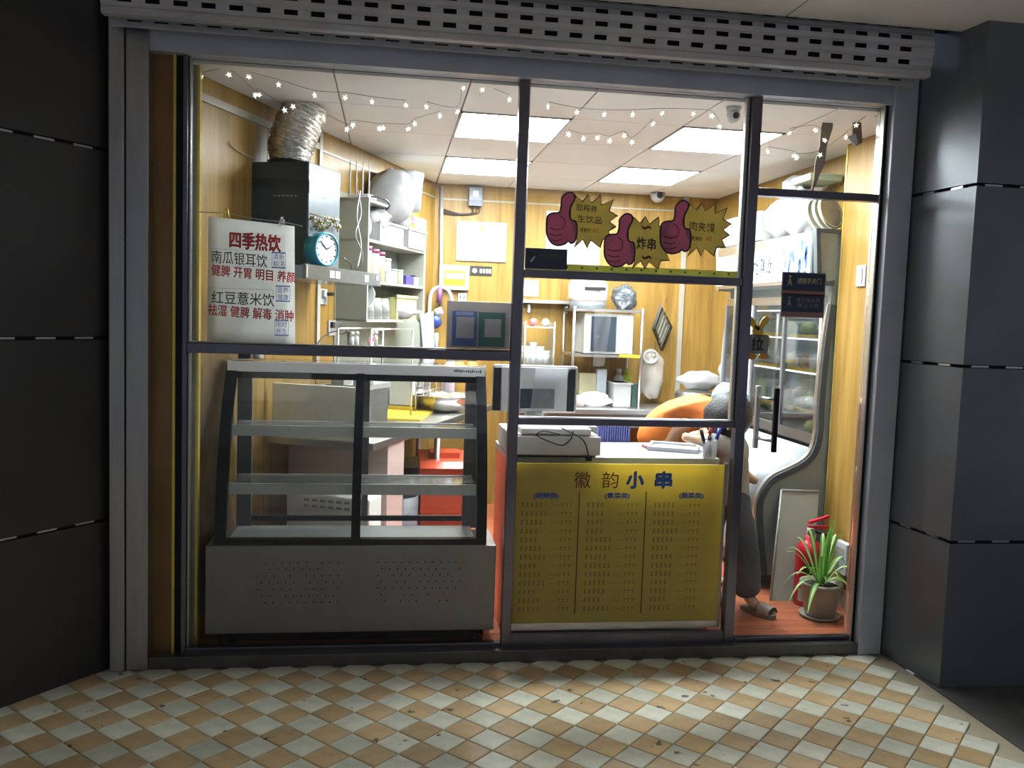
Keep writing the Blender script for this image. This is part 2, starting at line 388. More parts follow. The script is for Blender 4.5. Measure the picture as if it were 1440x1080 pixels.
for z in (.601, 1.355, 2.111):
    for k in range(5): MB().box(2.43 + k * .16, 2.51 + k * .16, -.44, -.43, z - .004, z + .004).build('joint_strip', STEEL, wr)
    for k in range(2):
        y = -.12 - k * .17; x = 2.335 + (-y) / .45 * .05 + .012
        MB().box(x, x + .01, y - .08, y, z - .004, z + .004).build('joint_strip', STEEL, wr)
# soffit
so = struct(bx(-4, 5, -6, -0.2, 2.79, 2.86).build('ceiling_outside', DARK), 'beige panelled soffit above the shutter')
sx = Pz(1090, 35, 2.77).x
for i in range(-3, 3):
    for j in range(4):
        x0 = sx + i * 1.2; y1 = -0.3 - j * 1.2
        MB().box(x0 + .004, x0 + 1.196, y1 - 1.194, y1, 2.77, 2.79).build('ceiling_panel', SOFF, so)
# ================================================================== shopfront frame, shutter
def tr(name, M, *b, bev=0.0, label=None): return struct(MB().box(*b, bev=bev).build(name, M), label)
tr('trim_1', STEELD, -1.135, -1.075, -.09, .05, -.04, 2.75, bev=.004, label='narrow outer stainless post on the left')
tr('trim_2', STEELD, -1.073, -.985, -.075, .05, -.04, 2.66, bev=.004, label='wide stainless shutter guide post on the left')
tr('trim_3', BRONZE, -.985, -.903, .0, .05, -.03, 2.515, label='bronze-brown strip inside the left post')
tr('trim_4', GOLD, -.903, -.892, -.02, .05, -.03, 2.515, label='thin gold edge strip on the left')
tr('trim_5', BLACKM, -.892, -.868, -.01, .03, -.03, 2.515, label='black gap strip left of the window')
tr('trim_6', HEAD, 2.222, 2.335, -.075, .05, -.04, 2.66, bev=.004, label='grey shutter guide post on the right')
tr('trim_7', HEAD, -1.073, 2.335, -.055, .06, 2.515, 2.70, label='grey metal header above the glass')
tr('trim_8', mat('dark_threshold_metal', (.13, .125, .12), .35, .7, .15), -.985, 2.222, -.07, .05, -.045, .012, bev=.003, label='metal threshold along the foot of the shopfront')
tr('trim_9', CREAM, -.845, -.825, .06, .10, .0, 2.5, label='cream vertical strip inside the window')
tr('trim_10', GOLD, -.825, -.815, .06, .10, .0, 2.5, label='thin gold strip beside the cream one')
sh = thing('rolling_shutter', 'grey perforated metal rolling shutter rolled up above the window', 'shutter', (0.6, -.25, 2.58))
def slat(p0, p1, x0=-1.11, x1=2.27, hw=.052, gap=.05, lo=.36, hi=.74, thick=.002, name='slat'):
    """one perforated slat between two (y,z) edges"""
    a = Vector((0, *p0)); b = Vector((0, *p1)); mb = MB()
    def pt(x, t):
        q = a.lerp(b, t); bul = 0.006 * math.sin(PI * t); return Vector((x, q.y - bul, q.z))
    xs = [x0]; x = x0 + .06
    while x + hw < x1 - .03: xs += [x, x + hw]; x += hw + gap
    xs.append(x1)
    ts = [0, .12, lo, hi, .9, 1]
    for i in range(len(xs) - 1):
        for j in range(5):
            if j == 2 and i % 2 == 1: continue
            mb.add([pt(xs[i], ts[j]), pt(xs[i + 1], ts[j]), pt(xs[i + 1], ts[j + 1]), pt(xs[i], ts[j + 1])], [(0, 1, 2, 3)])
    o = mb.build(name, SHUT, sh); return solid(o, thick)
edges = [(-.25, 2.612), (-.262, 2.662), (-.268, 2.712), (-.262, 2.762), (-.24, 2.81)]
for e0, e1 in zip(edges[:-1], edges[1:]): slat(e0, e1)
slat((-.13, 2.575), (-.12, 2.625), hw=.055, gap=.045, lo=.45, hi=.62)
MB().box(-1.11, 2.27, -.258, -.215, 2.585, 2.612, bev=.003).build('bottom_rail', SHUT, sh)
MB().box(-1.11, 2.27, -.225, -.205, 2.612, 2.82).build('roll_core', DARK, sh)
MB().box(-1.11, 2.27, -.21, -.13, 2.63, 2.64).build('underside_plate', HEAD, sh); MB().box(-1.07, 2.23, -.112, -.106, 2.585, 2.62).build('slot_backing', DARK, sh)
# ================================================================== windows and door
w1 = sroot('window_1', (0.35, 0, 0), 'three-part glass shopfront in dark steel mullions', None)
def bar(*b, name='mullion', M=MULL, p=None): return MB().box(*b, bev=.003).build(name, M, p or w1)
bar(-.866, -.846, -.022, .022, .0, 2.515); bar(.522, .566, -.025, .025, .0, 2.515); bar(1.574, 1.621, -.025, .025, .0, 2.515)
bar(-.846, .522, -.022, .022, 1.302, 1.345, name='rail'); bar(.566, 1.574, -.022, .022, 1.672, 1.706, name='rail'); bar(.566, 1.574, -.022, .022, 1.022, 1.054, name='rail')
for b in ((-.846, .522, -.012, .02, 1.345, 1.352), (.566, 1.574, -.012, .02, 1.706, 1.71), (.566, 1.574, -.012, .02, 1.054, 1.058), (1.555, 1.574, .0, .03, 1.06, 2.515), (-.846, -.836, .0, .03, .0, 2.515), (.566, .574, .0, .03, 1.06, 2.515)):
    bar(*b, name='silver_bead', M=STEEL)
bar(-.846, .522, -.02, .02, .0, .03, name='rail'); bar(.566, 1.574, -.02, .02, .0, .06, name='rail')
for x0, x1, z0, z1 in ((-.846, .522, 1.352, 2.515), (-.846, .522, .03, 1.302), (.566, 1.574, 1.71, 2.515), (.566, 1.574, 1.058, 1.672)):
    MB().box(x0, x1, -.003, .003, z0, z1).build('pane', GLASS, w1)
d1 = sroot('door_1', (1.9, 0, 0), 'glass entrance door with transom on the right', None)
bar(1.621, 2.206, -.024, .024, 2.082, 2.116, name='transom', p=d1)
bar(2.206, 2.222, -.03, .03, .0, 2.515, name='jamb', M=BLACKM, p=d1); bar(2.199, 2.206, -.035, .03, .0, 2.515, name='jamb_edge', M=STEEL, p=d1)
MB().box(1.621, 2.199, -.003, .003, 2.116, 2.515).build('pane', GLASS, d1)
MB().box(1.63, 2.195, -.005, .005, .025, 2.078).build('door_leaf_glass', GLASS, d1)
bar(1.63, 2.195, -.02, .02, .012, .03, name='bottom_rail', p=d1)
hb = bar(1.735, 1.757, -.075, -.055, .92, 1.215, name='handle', M=BLACKM, p=d1)
hi = MB().box(1.70, 1.722, .05, .07, .92, 1.215, bev=.003).build('inner_handle', STEEL, d1)
for z in (1.16, .97): MB().tube([(1.746, -.06, z), (1.712, .06, z)], .008).build('handle_bolt', STEEL, d1)
# ================================================================== SETTING: inside
fl = struct(bx(-.95, 2.9, .0, 3.1, -.15, -.008).build('floor', mat('dark_subfloor', (.10, .04, .025), .6)), 'red-brown wooden plank floor inside the shop')
k = 0
for j in range(13):
    y0 = .045 + j * .125; off = (j % 3) * .31
    for i in range(-1, 4):
        x0 = max(-.9, -.9 + off + i * .95); x1 = min(2.6, -.9 + off + (i + 1) * .95)
        if x1 - x0 < .05: continue
        MB().box(x0 + .001, x1 - .001, y0 + .001, y0 + .124, -.008, 0).build('floorboard', FLOORWOOD, fl)
struct(bx(-.9, 2.6, 1.67, 3.05, -.008, 0).build('floor_rear', FLOORWOOD), 'rear wooden floor')
# left wall (angled)
wli = struct(MB(LWM).box(-.15, WLEN + .1, -.12, -.012, 0, 2.62).build('wall_left', DARK), 'yellow wood laminate wall on the left side of the shop')
for s0, s1 in ((-.10, .62), (.625, 1.168), (1.178, 2.1), (2.105, WLEN)):
    MB(LWM).box(s0, s1, -.012, 0, 0, 2.5).build('panel', WOOD, wli)
MB(LWM).box(-.05, 1.155, 0, .012, 2.388, 2.422).build('cover_strip', CREAM, wli)
MB(LWM).box(1.19, WLEN, 0, .006, 2.385, 2.397).build('cover_strip', CREAM, wli)
MB(LWM).box(1.155, 1.19, 0, .014, 1.2, 2.5).build('cover_strip', CREAM, wli)
MB(LWM).box(1.39, 2.9, .0, .006, .85, 2.2).build('splash_panel', PANELG, wli)
# back wall
wb = struct(bx(.1, 2.9, 3.012, 3.12, 0, 2.62).build('wall_back', DARK), 'yellow wood laminate back wall of the shop')
for x0, x1 in ((.30, .95), (.955, 1.60), (1.605, 2.295), (2.335, 2.62)):
    MB().box(x0, x1, 3.0, 3.012, 0, 2.5).build('panel', WOOD, wb)
MB().box(2.295, 2.335, 2.985, 3.012, 0, 2.5).build('cover_strip', CREAM, wb)
MB().box(.34, 2.58, 2.994, 3.0, 2.38, 2.39).build('cover_strip', CREAM, wb)
MB().box(1.015, 1.023, 2.994, 3.0, 1.9, 2.5).build('cover_strip', CREAM, wb)
# right wall: near part and recessed part
wri = struct(bx(2.462, 2.72, .06, .74, 0, 2.62).build('wall_right', DARK), 'yellow wood laminate wall beside the door')
for z0, z1 in ((0, 2.5),): MB().box(2.45, 2.462, .06, .735, z0, z1).build('panel', WOOD, wri)
MB().box(2.447, 2.46, .733, .745, 0, 2.5).build('corner_strip', GOLD, wri)
MB().box(2.435, 2.45, .06, .735, 0, .09).build('skirting', CREAM, wri)
wrf = struct(bx(2.592, 2.72, .74, 3.1, 0, 2.62).build('wall_right_rear', DARK), 'wood wall behind the refrigerated cabinet')
for y0, y1 in ((.745, 1.9), (1.905, 3.0)): MB().box(2.58, 2.592, y0, y1, 0, 2.5).build('panel', WOOD, wrf)
# ceiling
ce = struct(bx(-1.0, 2.75, .0, 3.1, 2.53, 2.6).build('ceiling', DARK), 'white panelled ceiling with metal grid')
gx = [-.845, -.267, .315, .875, 1.455, 2.01, 2.6]; gy = [.03, .575, 1.18, 1.82, 2.45, 3.04]
LIT = {(2, 1), (2, 3), (4, 1), (4, 3)}
GRID = mat('grey_ceiling_grid', (.35, .34, .33), .5)
for i in range(6):
    for j in range(5):
        if (i, j) in LIT: continue
        MB().box(gx[i] + .004, gx[i + 1] - .004, gy[j] + .003, gy[j + 1] - .003, 2.5, 2.512).build('ceiling_panel', CEIL, ce)
MB().box(-.845, 2.6, .03, 3.04, 2.512, 2.53).build('ceiling_grid', GRID, ce)
LAMP = mat('luminous_panel', (.95, .95, .95), .5, emit=(0.92, 0.985, 1.0), estr=PANEL_STRENGTH)
lab = {(2, 1): 'square luminous ceiling panel nearest the window, left of centre', (2, 3): 'square luminous ceiling panel near the back wall, left of centre', (4, 1): 'square luminous ceiling panel nearest the door', (4, 3): 'square luminous ceiling panel near the back wall above the security camera'}
for (i, j) in sorted(LIT):
    x0, x1, y0, y1 = gx[i], gx[i + 1], gy[j], gy[j + 1]
    t = thing('ceiling_light', lab[(i, j)], 'ceiling light', ((x0 + x1) / 2, (y0 + y1) / 2, 2.49), 'luminous ceiling panels')
    MB().box(x0 + .012, x1 - .012, y0 + .012, y1 - .012, 2.496, 2.508).build('diffuser', LAMP, t)
    f = MB()
    for b in ((x0, x1, y0, y0 + .012), (x0, x1, y1 - .012, y1), (x0, x0 + .012, y0, y1), (x1 - .012, x1, y0, y1)): f.box(*b, 2.494, 2.51)
    f.build('frame', WHITE, t)
# ================================================================== display case
CASEBASE = mat('dull_steel_case_base', (0.27, 0.255, 0.25), 0.42, 0.5, 0.08, 3)
CASESH = mat('grey_case_shelf', (0.58, 0.58, 0.56), 0.4, 0.1, 0.06)
dc = thing('display_case', 'empty refrigerated display case with curved glass front and black frame', 'display case', (-.14, .24, 0))
MB().box(-.782, .497, .06, .36, .06, .455, bev=.004).build('base', CASEBASE, dc)
pf = MB(); rnd = random.Random(3)
for i in range(26):
    for j in range(7):
        if 11 <= i <= 14: continue
        x = -.56 + i * .035 + (j % 2) * .017; z = .20 + j * .03
        if rnd.random() < .25: continue
        pf.lathe([(.0035, 0), (.0035, .001)], (x, .0595, z), 6, Matrix.Rotation(PI / 2, 3, 'X'))
o = pf.build('perforation', DARK, dc); o['kind'] = 'stuff'
MB().box(-.74, .455, .13, .35, .0, .06).build('plinth', BLACKM, dc)
for x in (-.70, .42):
    for y in (.095,): MB().lathe([(.03, 0), (.03, .02), (.014, .025), (.014, .06)], (x, y, 0), 12).build('foot', BLACK, dc)
prof = [(.07, .455), (.078, .56), (.10, .70), (.135, .83), (.175, .95), (.235, 1.08), (.30, 1.18), (.335, 1.235)]
def curvebar(x0, x1, thick, name, M, z1=None):
    mb = MB(); pr = prof
    n = len(pr); vs = []
    for (y, z) in pr:
        vs += [(x0, y, z), (x1, y, z), (x1, y + thick, z + thick * .25), (x0, y + thick, z + thick * .25)]
    fs = [(i * 4 + j, i * 4 + (j + 1) % 4, (i + 1) * 4 + (j + 1) % 4, (i + 1) * 4 + j) for i in range(n - 1) for j in range(4)] + [(3, 2, 1, 0), (n * 4 - 4, n * 4 - 3, n * 4 - 2, n * 4 - 1)]
    return mb.add(vs, fs).build(name, M, dc)
curvebar(-.748, -.70, .045, 'front_frame', BLACKM); curvebar(.405, .452, .045, 'front_frame', BLACKM); curvebar(-.158, -.118, .035, 'front_mullion', BLACKM)
curvebar(-.70, -.158, .005, 'front_glass', GLASS2); curvebar(-.118, .405, .005, 'front_glass', GLASS2)
MB().box(-.748, .452, .068, .11, .455, .482).build('bottom_frame', BLACKM, dc)
MB().box(-.748, .452, .325, .36, 1.175, 1.205).build('top_frame', BLACKM, dc)
MB().box(-.742, .448, .318, .345, 1.205, 1.252).build('top_fascia', mat('silver_fascia', (.72, .73, .75), .35, .2, .04), dc)
MB().box(-.744, .452, .318, .425, 1.252, 1.262).build('top_plate', GLASS2, dc); MB().box(-.735, .452, .405, .43, 1.225, 1.252).build('rear_top_rail', STEEL, dc)
letters('WWW  DISPLAY', (.36, .318, 1.232), .13, .016, INKK, dc, name='brand_lettering') if False else None
for x0, x1 in ((-.748, -.70), (.405, .452)):
    MB().box(x0 + (.040 if x0 < 0 else -.04), x1 + (.058 if x0 < 0 else -.012), .39, .425, .455, 1.252).build('rear_post', mat('dark_grey_post', (.10, .10, .11), .4), dc)
    xg = x0 if x0 < 0 else x1 - .006
    sp = [Vector((xg, y + .03, z)) for y, z in prof] + [Vector((xg, .40, 1.235)), Vector((xg, .40, .455))]
    MB().prism(sp, (.005, 0, 0)).build('side_glass', GLASS2, dc)
MB().box(-.70, .405, .10, .40, .456, .464).build('inner_floor', mat('pale_case_floor', (.72, .76, .78), .35, 0, .04), dc)
for z, yf in ((.69, .15), (.945, .21)):
    s = MB().box(-.70, .405, yf, .39, z + .012, z + .022).build('shelf', glass('shelf_glass', (.88, .91, .90), .10, .06, haze=.12), dc)
    MB().box(-.70, .405, yf - .006, yf + .012, z - .022, z + .026).build('shelf_front_strip', CASESH, s)
    MB().box(-.70, .405, .38, .392, z - .01, z + .026).build('shelf_rear_strip', CASESH, s)
MB().box(-.64, .365, .405, .42, .485, .51).build('rear_rail', BLACKM, dc)
MB().box(-.64, -.13, .403, .407, .51, 1.225).build('rear_door_glass', GLASS2, dc); MB().box(-.15, .365, .412, .416, .51, 1.225).build('rear_door_glass', GLASS2, dc)
for x in (-.16, -.125): MB().box(x, x + .03, .402, .418, .51, 1.225).build('rear_door_stile', mat('dark_grey_post', (.10, .10, .11), .4), dc)
mk = MB(); rnd = random.Random(5)
for i in range(14): mk.box(.30 + i * .0095, .30 + i * .0095 + .006, .3165, .3178, 1.224 + rnd.uniform(0, .004), 1.236 + rnd.uniform(-.003, .003))
mk.build('brand_lettering', INKK, dc)
# items on the case top
t = thing('plastic_bottle', 'small clear bottle with dark cap standing on the display case', 'bottle', (-.62, .38, 1.262))
MB().lathe([(.022, 0), (.024, .01), (.024, .045), (.012, .06)], (-.615, .38, 1.262), 14).build('body', WHITE, t); MB().lathe([(.014, .06), (.014, .075)], (-.615, .38, 1.262), 12).build('cap', BLACK, t)
tag(bx(-.70, -.645, .34, .41, 1.262, 1.295, bev=.006).build('black_box', BLACK), 'small black box at the left end of the display case top', 'box')
# ================================================================== cashier counter with menu board
MENU = mat('mustard_menu_film', (0.72, 0.60, 0.16), 0.45, 0, 0.06, 3, transl=0.5)
ctop = mat('white_counter_top', (.56, .59, .62), .3, 0, .03)
ct = thing('cashier_counter', 'white-topped cashier counter behind the yellow menu board', 'counter', (1.07, .35, 0))
MB().box(.585, 1.535, .16, .58, .0, .825).build('body', mat('pale_counter_body', (.70, .68, .62), .5), ct)
MB().box(.548, .585, .085, .60, .0, .825).build('side_panel', mat('orange_red_side_panel', (.78, .16, .06), .5), ct)
MB().box(1.535, 1.56, .16, .60, .0, .825).build('side_panel', mat('orange_red_side_panel', (.78, .16, .06), .5), ct)
MB().box(.545, 1.565, .12, .62, .825, .857, bev=.003).build('top', ctop, ct)
mn = thing('menu_board', 'mustard yellow menu board with three price columns below the counter top', 'sign', (1.06, .035, .09))
MB().box(.575, 1.555, .030, .036, .10, .842).build('panel', MENU, mn)
MB().box(1.555, 1.566, .026, .04, .08, .85).build('edge', STEEL, mn); MB().box(.57, 1.566, .026, .04, .066, .10).build('edge', STEEL, mn)
BRN = mat('dark_brown_print', (.13, .055, .025), .6); MENUB = mat('menu_blue_print', (.035, .11, .42), .6)
def G(u, v, y=.03): return P(u, v, y)
for ch, u, M, bo in (('徽', 819, BRN, .0), ('韵', 858, BRN, .0), ('小', 893, MENUB, .004), ('串', 933, MENUB, .004)):
    letters(ch, G(u, 675), .078, .075, M, mn, off=.001, bold=bo)
for txt, u in (('(烧烤类)', 768), ('(素菜类)', 868), ('(蔬菜类)', 972)): letters(txt, G(u, 697.5), .115, .03, MENUB, mn, off=.001, bold=.0012)
PRINT = mat('faded_menu_print', (.40, .27, .08), .7)
rows = MB(); rnd = random.Random(11)
for c0, c1 in ((.60, .825), (.905, 1.135), (1.22, 1.43)):
    for r in range(13):
        z = .65 - r * .0405; w = c1 - c0
        for q in range(rnd.choice((4, 4, 5, 5, 6))):
            xx = c0 + q * .0215
            for s in range(4): rows.box(xx + rnd.uniform(0, .004), xx + .013, .0288, .0295, z - .009 + s * .006, z - .0062 + s * .006)
            rows.box(xx + .005, xx + .008, .0288, .0295, z - .01, z + .011)
        for q in range(4): rows.box(c0 + w * .62 + q * .0035 * 3, c0 + w * .62 + q * .0105 + .004, .0288, .0295, z - .003, z + .001)
        for q in range(3):
            xx = c0 + w * .82 + q * .02; rows.box(xx, xx + .012, .0288, .0295, z + .004, z + .008); rows.box(xx + .004, xx + .007, .0288, .0295, z - .008, z + .008)
o = rows.build('price_list_print', PRINT, mn); o['kind'] = 'stuff'
for x in (.865, 1.18): MB().box(x, x + .005, .0285, .0295, .14, .715).build('column_line', BRN, mn)
# ================================================================== till, cash drawer and small things on the counter
dr = thing('cash_drawer', 'beige-grey metal cash drawer on the left end of the counter', 'cash drawer', (.75, .28, .857))
MB().box(.545, .965, .115, .50, .862, .962, bev=.004).build('body', BEIGEP, dr); MB().box(.545, .975, .10, .115, .868, .955, bev=.003).build('front', BEIGEP, dr)
MB().box(.58, .95, .11, .50, .857, .862).build('foot_strip', BLACK, dr)
MB().box(.60, .93, .10, .42, .962, .992, bev=.006).build('till_base', BEIGEP, dr)
pos = thing('till_monitor', 'white till monitor with black bezel and small customer screen', 'monitor', (.73, .34, .992))
MB().tube([(.70, .36, .99), (.70, .37, 1.12)], [.05, .035], 12).build('stand', WHITE, pos)
MB().box(.489, .905, .33, .36, 1.04, 1.268, bev=.012).build('casing', WHITE, pos)
MB().box(.492, .528, .322, .332, 1.046, 1.255, bev=.004).build('bezel', BLACK, pos); MB().box(.852, .892, .322, .332, 1.046, 1.255, bev=.004).build('bezel', BLACK, pos)
MB().box(.528, .852, .320, .331, 1.045, 1.258, bev=.003).build('rear_cover', GREYP, pos)
MB().box(.60, .79, .315, .322, 1.06, 1.155, bev=.004).build('customer_screen', mat('dark_screen', (.05, .07, .09), .15), pos)
fm = MB().grid(lambda a, b: Vector((.69 + a * .17 - b * (.02 + a * .06), .30 - .01 * math.sin(a * 7) * b, 1.262 - b * (.20 + .05 * math.sin(a * 3.1)) - .0)), 10, 10).build('plastic_sheet', glass('clear_sheet', (.9, .92, .94), .12, .1, haze=.2)); tag(fm, 'clear plastic sheet hanging over the till monitor', 'plastic sheet')
# cables
cb = thing('till_cable', 'black cables looping in front of the cash drawer', 'cable', (.85, .095, .87))
def spline(pts, n=6):
    pts = [Vector(p) for p in pts]; out = []
    for i in range(len(pts) - 1):
        p0 = pts[max(i - 1, 0)]; p1 = pts[i]; p2 = pts[i + 1]; p3 = pts[min(i + 2, len(pts) - 1)]
        for k in range(n):
            t = k / n; out.append(0.5 * ((2 * p1) + (p2 - p0) * t + (2 * p0 - 5 * p1 + 4 * p2 - p3) * t * t + (3 * p1 - p0 - 3 * p2 + p3) * t ** 3))
    return out + [pts[-1]]
MB().tube(spline([P(788, 611, .09), P(765, 606, .09), P(755, 612, .09), P(775, 622, .09), P(792, 626, .09), P(803, 617, .09), P(806, 606, .09)]), .003, 6).build('loop', BLACK, cb)
MB().tube(spline([P(790, 602, .09), P(812, 613, .09), P(822, 622, .085), P(829, 645, .08)]), .003, 6).build('lead', BLACK, cb); MB().box(*[c for a in zip(P(824, 648, .08) - Vector((.0, .01, 0)), P(832, 641, .08) + Vector((0, .01, 0))) for c in a]).build('plug', BLACK, cb)
t = thing('card_terminal', 'small white box with black marks beside the cash drawer', 'box', (1.0, .30, .857))
a, b = P(818, 617, .28), P(840, 600, .28)
MB().box(a.x, b.x, .28, .34, .857, b.z, bev=.003).build('body', WHITE, t); MB().ball(P(829, 607, .279), (.015, .003, .015)).build('dial', BLACK, t); MB().prism([P(821, 602, .279), P(826, 603, .279), P(824, 611, .279)], (0, -.002, 0)).build('mark', INKB, t)
a, b = P(845, 617, .56), P(888, 598, .56)
bk = thing('storage_basket', 'blue-violet plastic basket behind the counter', 'basket', (a.x + .08, .66, .80))
BLU = mat('blue_violet_plastic', (.25, .28, .78), .45)
for i in range(14): MB().box(a.x + i * .0125, a.x + i * .0125 + .008, .63, .64, .74, b.z).build('slat', BLU, bk)
MB().box(a.x, a.x + .18, .625, .645, b.z - .012, b.z).build('rim', BLU, bk); MB().box(a.x, a.x + .18, .63, .80, .73, .74).build('base', BLU, bk); MB().box(a.x, a.x + .18, .645, .65, .74, b.z - .01).build('lining', BLU, bk)
tag(bx(a.x - .02, a.x + .22, .60, .85, .70, .729).build('low_stool_shelf', OFFW), 'low white shelf carrying the blue basket behind the counter', 'shelf') 
tg = thing('order_tray', 'grey framed order tray lying on the counter near the pens', 'tray', (1.40, .40, .857))
tm = Matrix.Translation((1.43, .40, .857)) @ Matrix.Rotation(math.radians(-22), 4, 'Z')
MB(tm).box(-.12, .12, -.10, .10, .0, .008).build('bed', OFFW, tg)
for b in ((-.125, .125, -.105, -.09), (-.125, .125, .09, .105), (-.125, -.11, -.09, .09), (.11, .125, -.09, .09)): MB(tm).box(*b, .0, .022, bev=.003).build('rim', GREYP, tg)
MB(tm).box(-.09, .03, -.06, .07, .009, .011).build('note_sheet', PAPER, tg)
tag(MB().tube([P(903, 626, .40), P(928, 634, .36)], .010, 8).build('pink_pen_case', mat('salmon_pink_plastic', (.85, .32, .32), .5)), 'pink pen case lying on the counter left of the tray', 'pen case')
ph = thing('pen_holder', 'clear pen holder with dark side on the right end of the counter', 'pen holder', (1.515, .12, .857))
MB().lathe([(.028, 0), (.032, .005), (.034, .09), (.031, .09), (.028, .008)], (1.512, .12, .857), 16).build('cup', glass('grey_clear_plastic', (.72, .73, .75), .08, .1, haze=.15), ph)
for k, (dx, top, nm, M) in enumerate(((-.018, (-.03, .14), 'black', BLACK), (.0, (.0, .15), 'red', mat('red_pen', (.62, .03, .05), .4)), (.012, (.035, .15), 'blue', mat('blue_pen', (.04, .08, .75), .4)), (-.006, (.012, .12), 'grey', GREYP), (.006, (-.012, .11), 'dark', BLACK))):
    b0 = Vector((1.512 + dx * .6, .12 + (k % 2) * .01, .864)); b1 = Vector((1.512 + dx + top[0], .12, .857 + top[1])); mid = b0.lerp(b1, .6)
    pn = thing('marker_pen', nm + ' marker pen standing in the clear pen holder', 'pen', b0, 'pens in the pen holder'); MB().tube([b0, mid], .0065, 8).build('barrel', GREYP if nm != 'black' else BLACK, pn); MB().tube([mid, b1], .009, 8).build('cap', M, pn)
# ================================================================== refrigerated cabinet on the right
FW = mat('pale_green_grey_cabinet', (.46, .53, .52), .35, 0, .03); FB = mat('charcoal_edge_trim', (.05, .065, .08), .6)
FY0, FY1 = .76, 2.25
fr = thing('refrigerated_cabinet', 'pale refrigerated dish cabinet with S-curved charcoal side trim and glass front', 'refrigerator', (2.3, 1.4, 0))
def fp(u, v): q = P(u, v, FY0); return (q.x, q.z)
top = [fp(1147, 321), fp(1148, 400)]
curve = [fp(1167, 428), fp(1159, 480), fp(1151, 560), fp(1149, 605), fp(1143, 632), fp(1130, 648), fp(1108, 660), fp(1086, 671), fp(1072, 688), fp(1064, 712), fp(1066, 765), (2.10, .09)]
outl = top + [fp(1172, 402)] + curve + [(2.575, .09), (2.575, top[0][1])]
def side(y0, y1, M, name): return MB().prism([Vector((x, y0, z)) for x, z in outl], (0, y1 - y0, 0)).build(name, M, fr)
side(FY0, FY0 + .03, FW, 'side_panel'); side(FY1 - .03, FY1, FW, 'side_panel')
def ribbon(pts, w, y0, y1, name, M):
    mb = MB(); n = len(pts); vs = []
    for i, (x, z) in enumerate(pts):
        a = Vector(pts[max(i - 1, 0)]); b = Vector(pts[min(i + 1, n - 1)]); t = (b - a).normalized(); nn = Vector((-t.y, t.x))
        o_ = Vector((x, z)) + nn * w
        vs += [(x, y0, z), (o_.x, y0, o_.y), (o_.x, y1, o_.y), (x, y1, z)]
    mb.add(vs, [(i * 4 + j, i * 4 + (j + 1) % 4, (i + 1) * 4 + (j + 1) % 4, (i + 1) * 4 + j) for i in range(n - 1) for j in range(4)] + [(3, 2, 1, 0), (n * 4 - 4, n * 4 - 3, n * 4 - 2, n * 4 - 1)])
    return mb.build(name, M, fr)
def smooth2(pts): return [(p.x, p.z) for p in spline([Vector((x, 0, z)) for x, z in pts], 4)]
ribbon(smooth2(curve), .034, FY0 - .012, FY0 + .04, 'edge_trim', FB)
ribbon([(2.575, top[0][1])] + top + [fp(1172, 402)], .03, FY0 - .012, FY0 + .04, 'edge_trim', FB)
ribbon(smooth2(curve), -.012, FY0, FY0 + .03, 'chrome_bead', STEEL)
cs = [Vector((x, 0, z)) for x, z in curve]
gx0 = curve[0][0] + .02; gz1 = curve[0][1]; gz0 = curve[3][1] - .03
# worktop ledge following the curve, and the lower front
led = smooth2(curve[4:])
mb = MB(); vs = []
for x, z in led: vs += [(x + .008, FY0 + .03, z), (x + .008, FY1 - .03, z)]
mb.add(vs, [(2 * i, 2 * i + 1, 2 * i + 3, 2 * i + 2) for i in range(len(led) - 1)], True); solid(mb.build('front_ledge', mat('white_blue_laminate', (.48, .55, .61), .3), fr), .01)
fx = curve[2][0] + .012
MB().box(fx, fx + .02, FY0 + .03, FY1 - .03, gz0 - .06, gz0).build('bottom_track', STEEL, fr)
MB().box(fx, fx + .02, FY0 + .03, FY1 - .03, gz1, gz1 + .05).build('top_track', STEEL, fr)
for y0, y1, xo in ((FY0 + .03, FY0 + .52, 0), (FY0 + .50, FY0 + 1.0, .012), (FY0 + .98, FY1 - .03, 0)):
    MB().box(fx + xo, fx + xo + .004, y0, y1, gz0, gz1).build('sliding_glass', GLASS2, fr)
    for yy in (y0, y1 - .025): MB().box(fx + xo - .006, fx + xo + .01, yy, yy + .025, gz0, gz1).build('door_stile', GREYP if yy == y0 else mat('dark_grey_post', (.10, .10, .11), .4), fr)
MB().box(2.56, 2.575, FY0 + .03, FY1 - .03, .1, 2.05).build('rear_panel', FW, fr)
MB().box(fx + .02, 2.56, FY0 + .03, FY1 - .03, gz0 - .07, gz0 - .05).build('cabinet_floor', FW, fr)
for z in (1.0, 1.24, 1.44):
    s_ = MB().box(fx + .04, 2.555, FY0 + .035, FY1 - .035, z, z + .008).build('shelf', STEEL, fr); MB().box(fx + .03, fx + .04, FY0 + .035, FY1 - .035, z - .006, z + .012).build('price_strip', YEL, s_)
MB().box(2.10, 2.55, FY0 + .05, FY1 - .05, .03, .09).build('plinth', BLACK, fr)
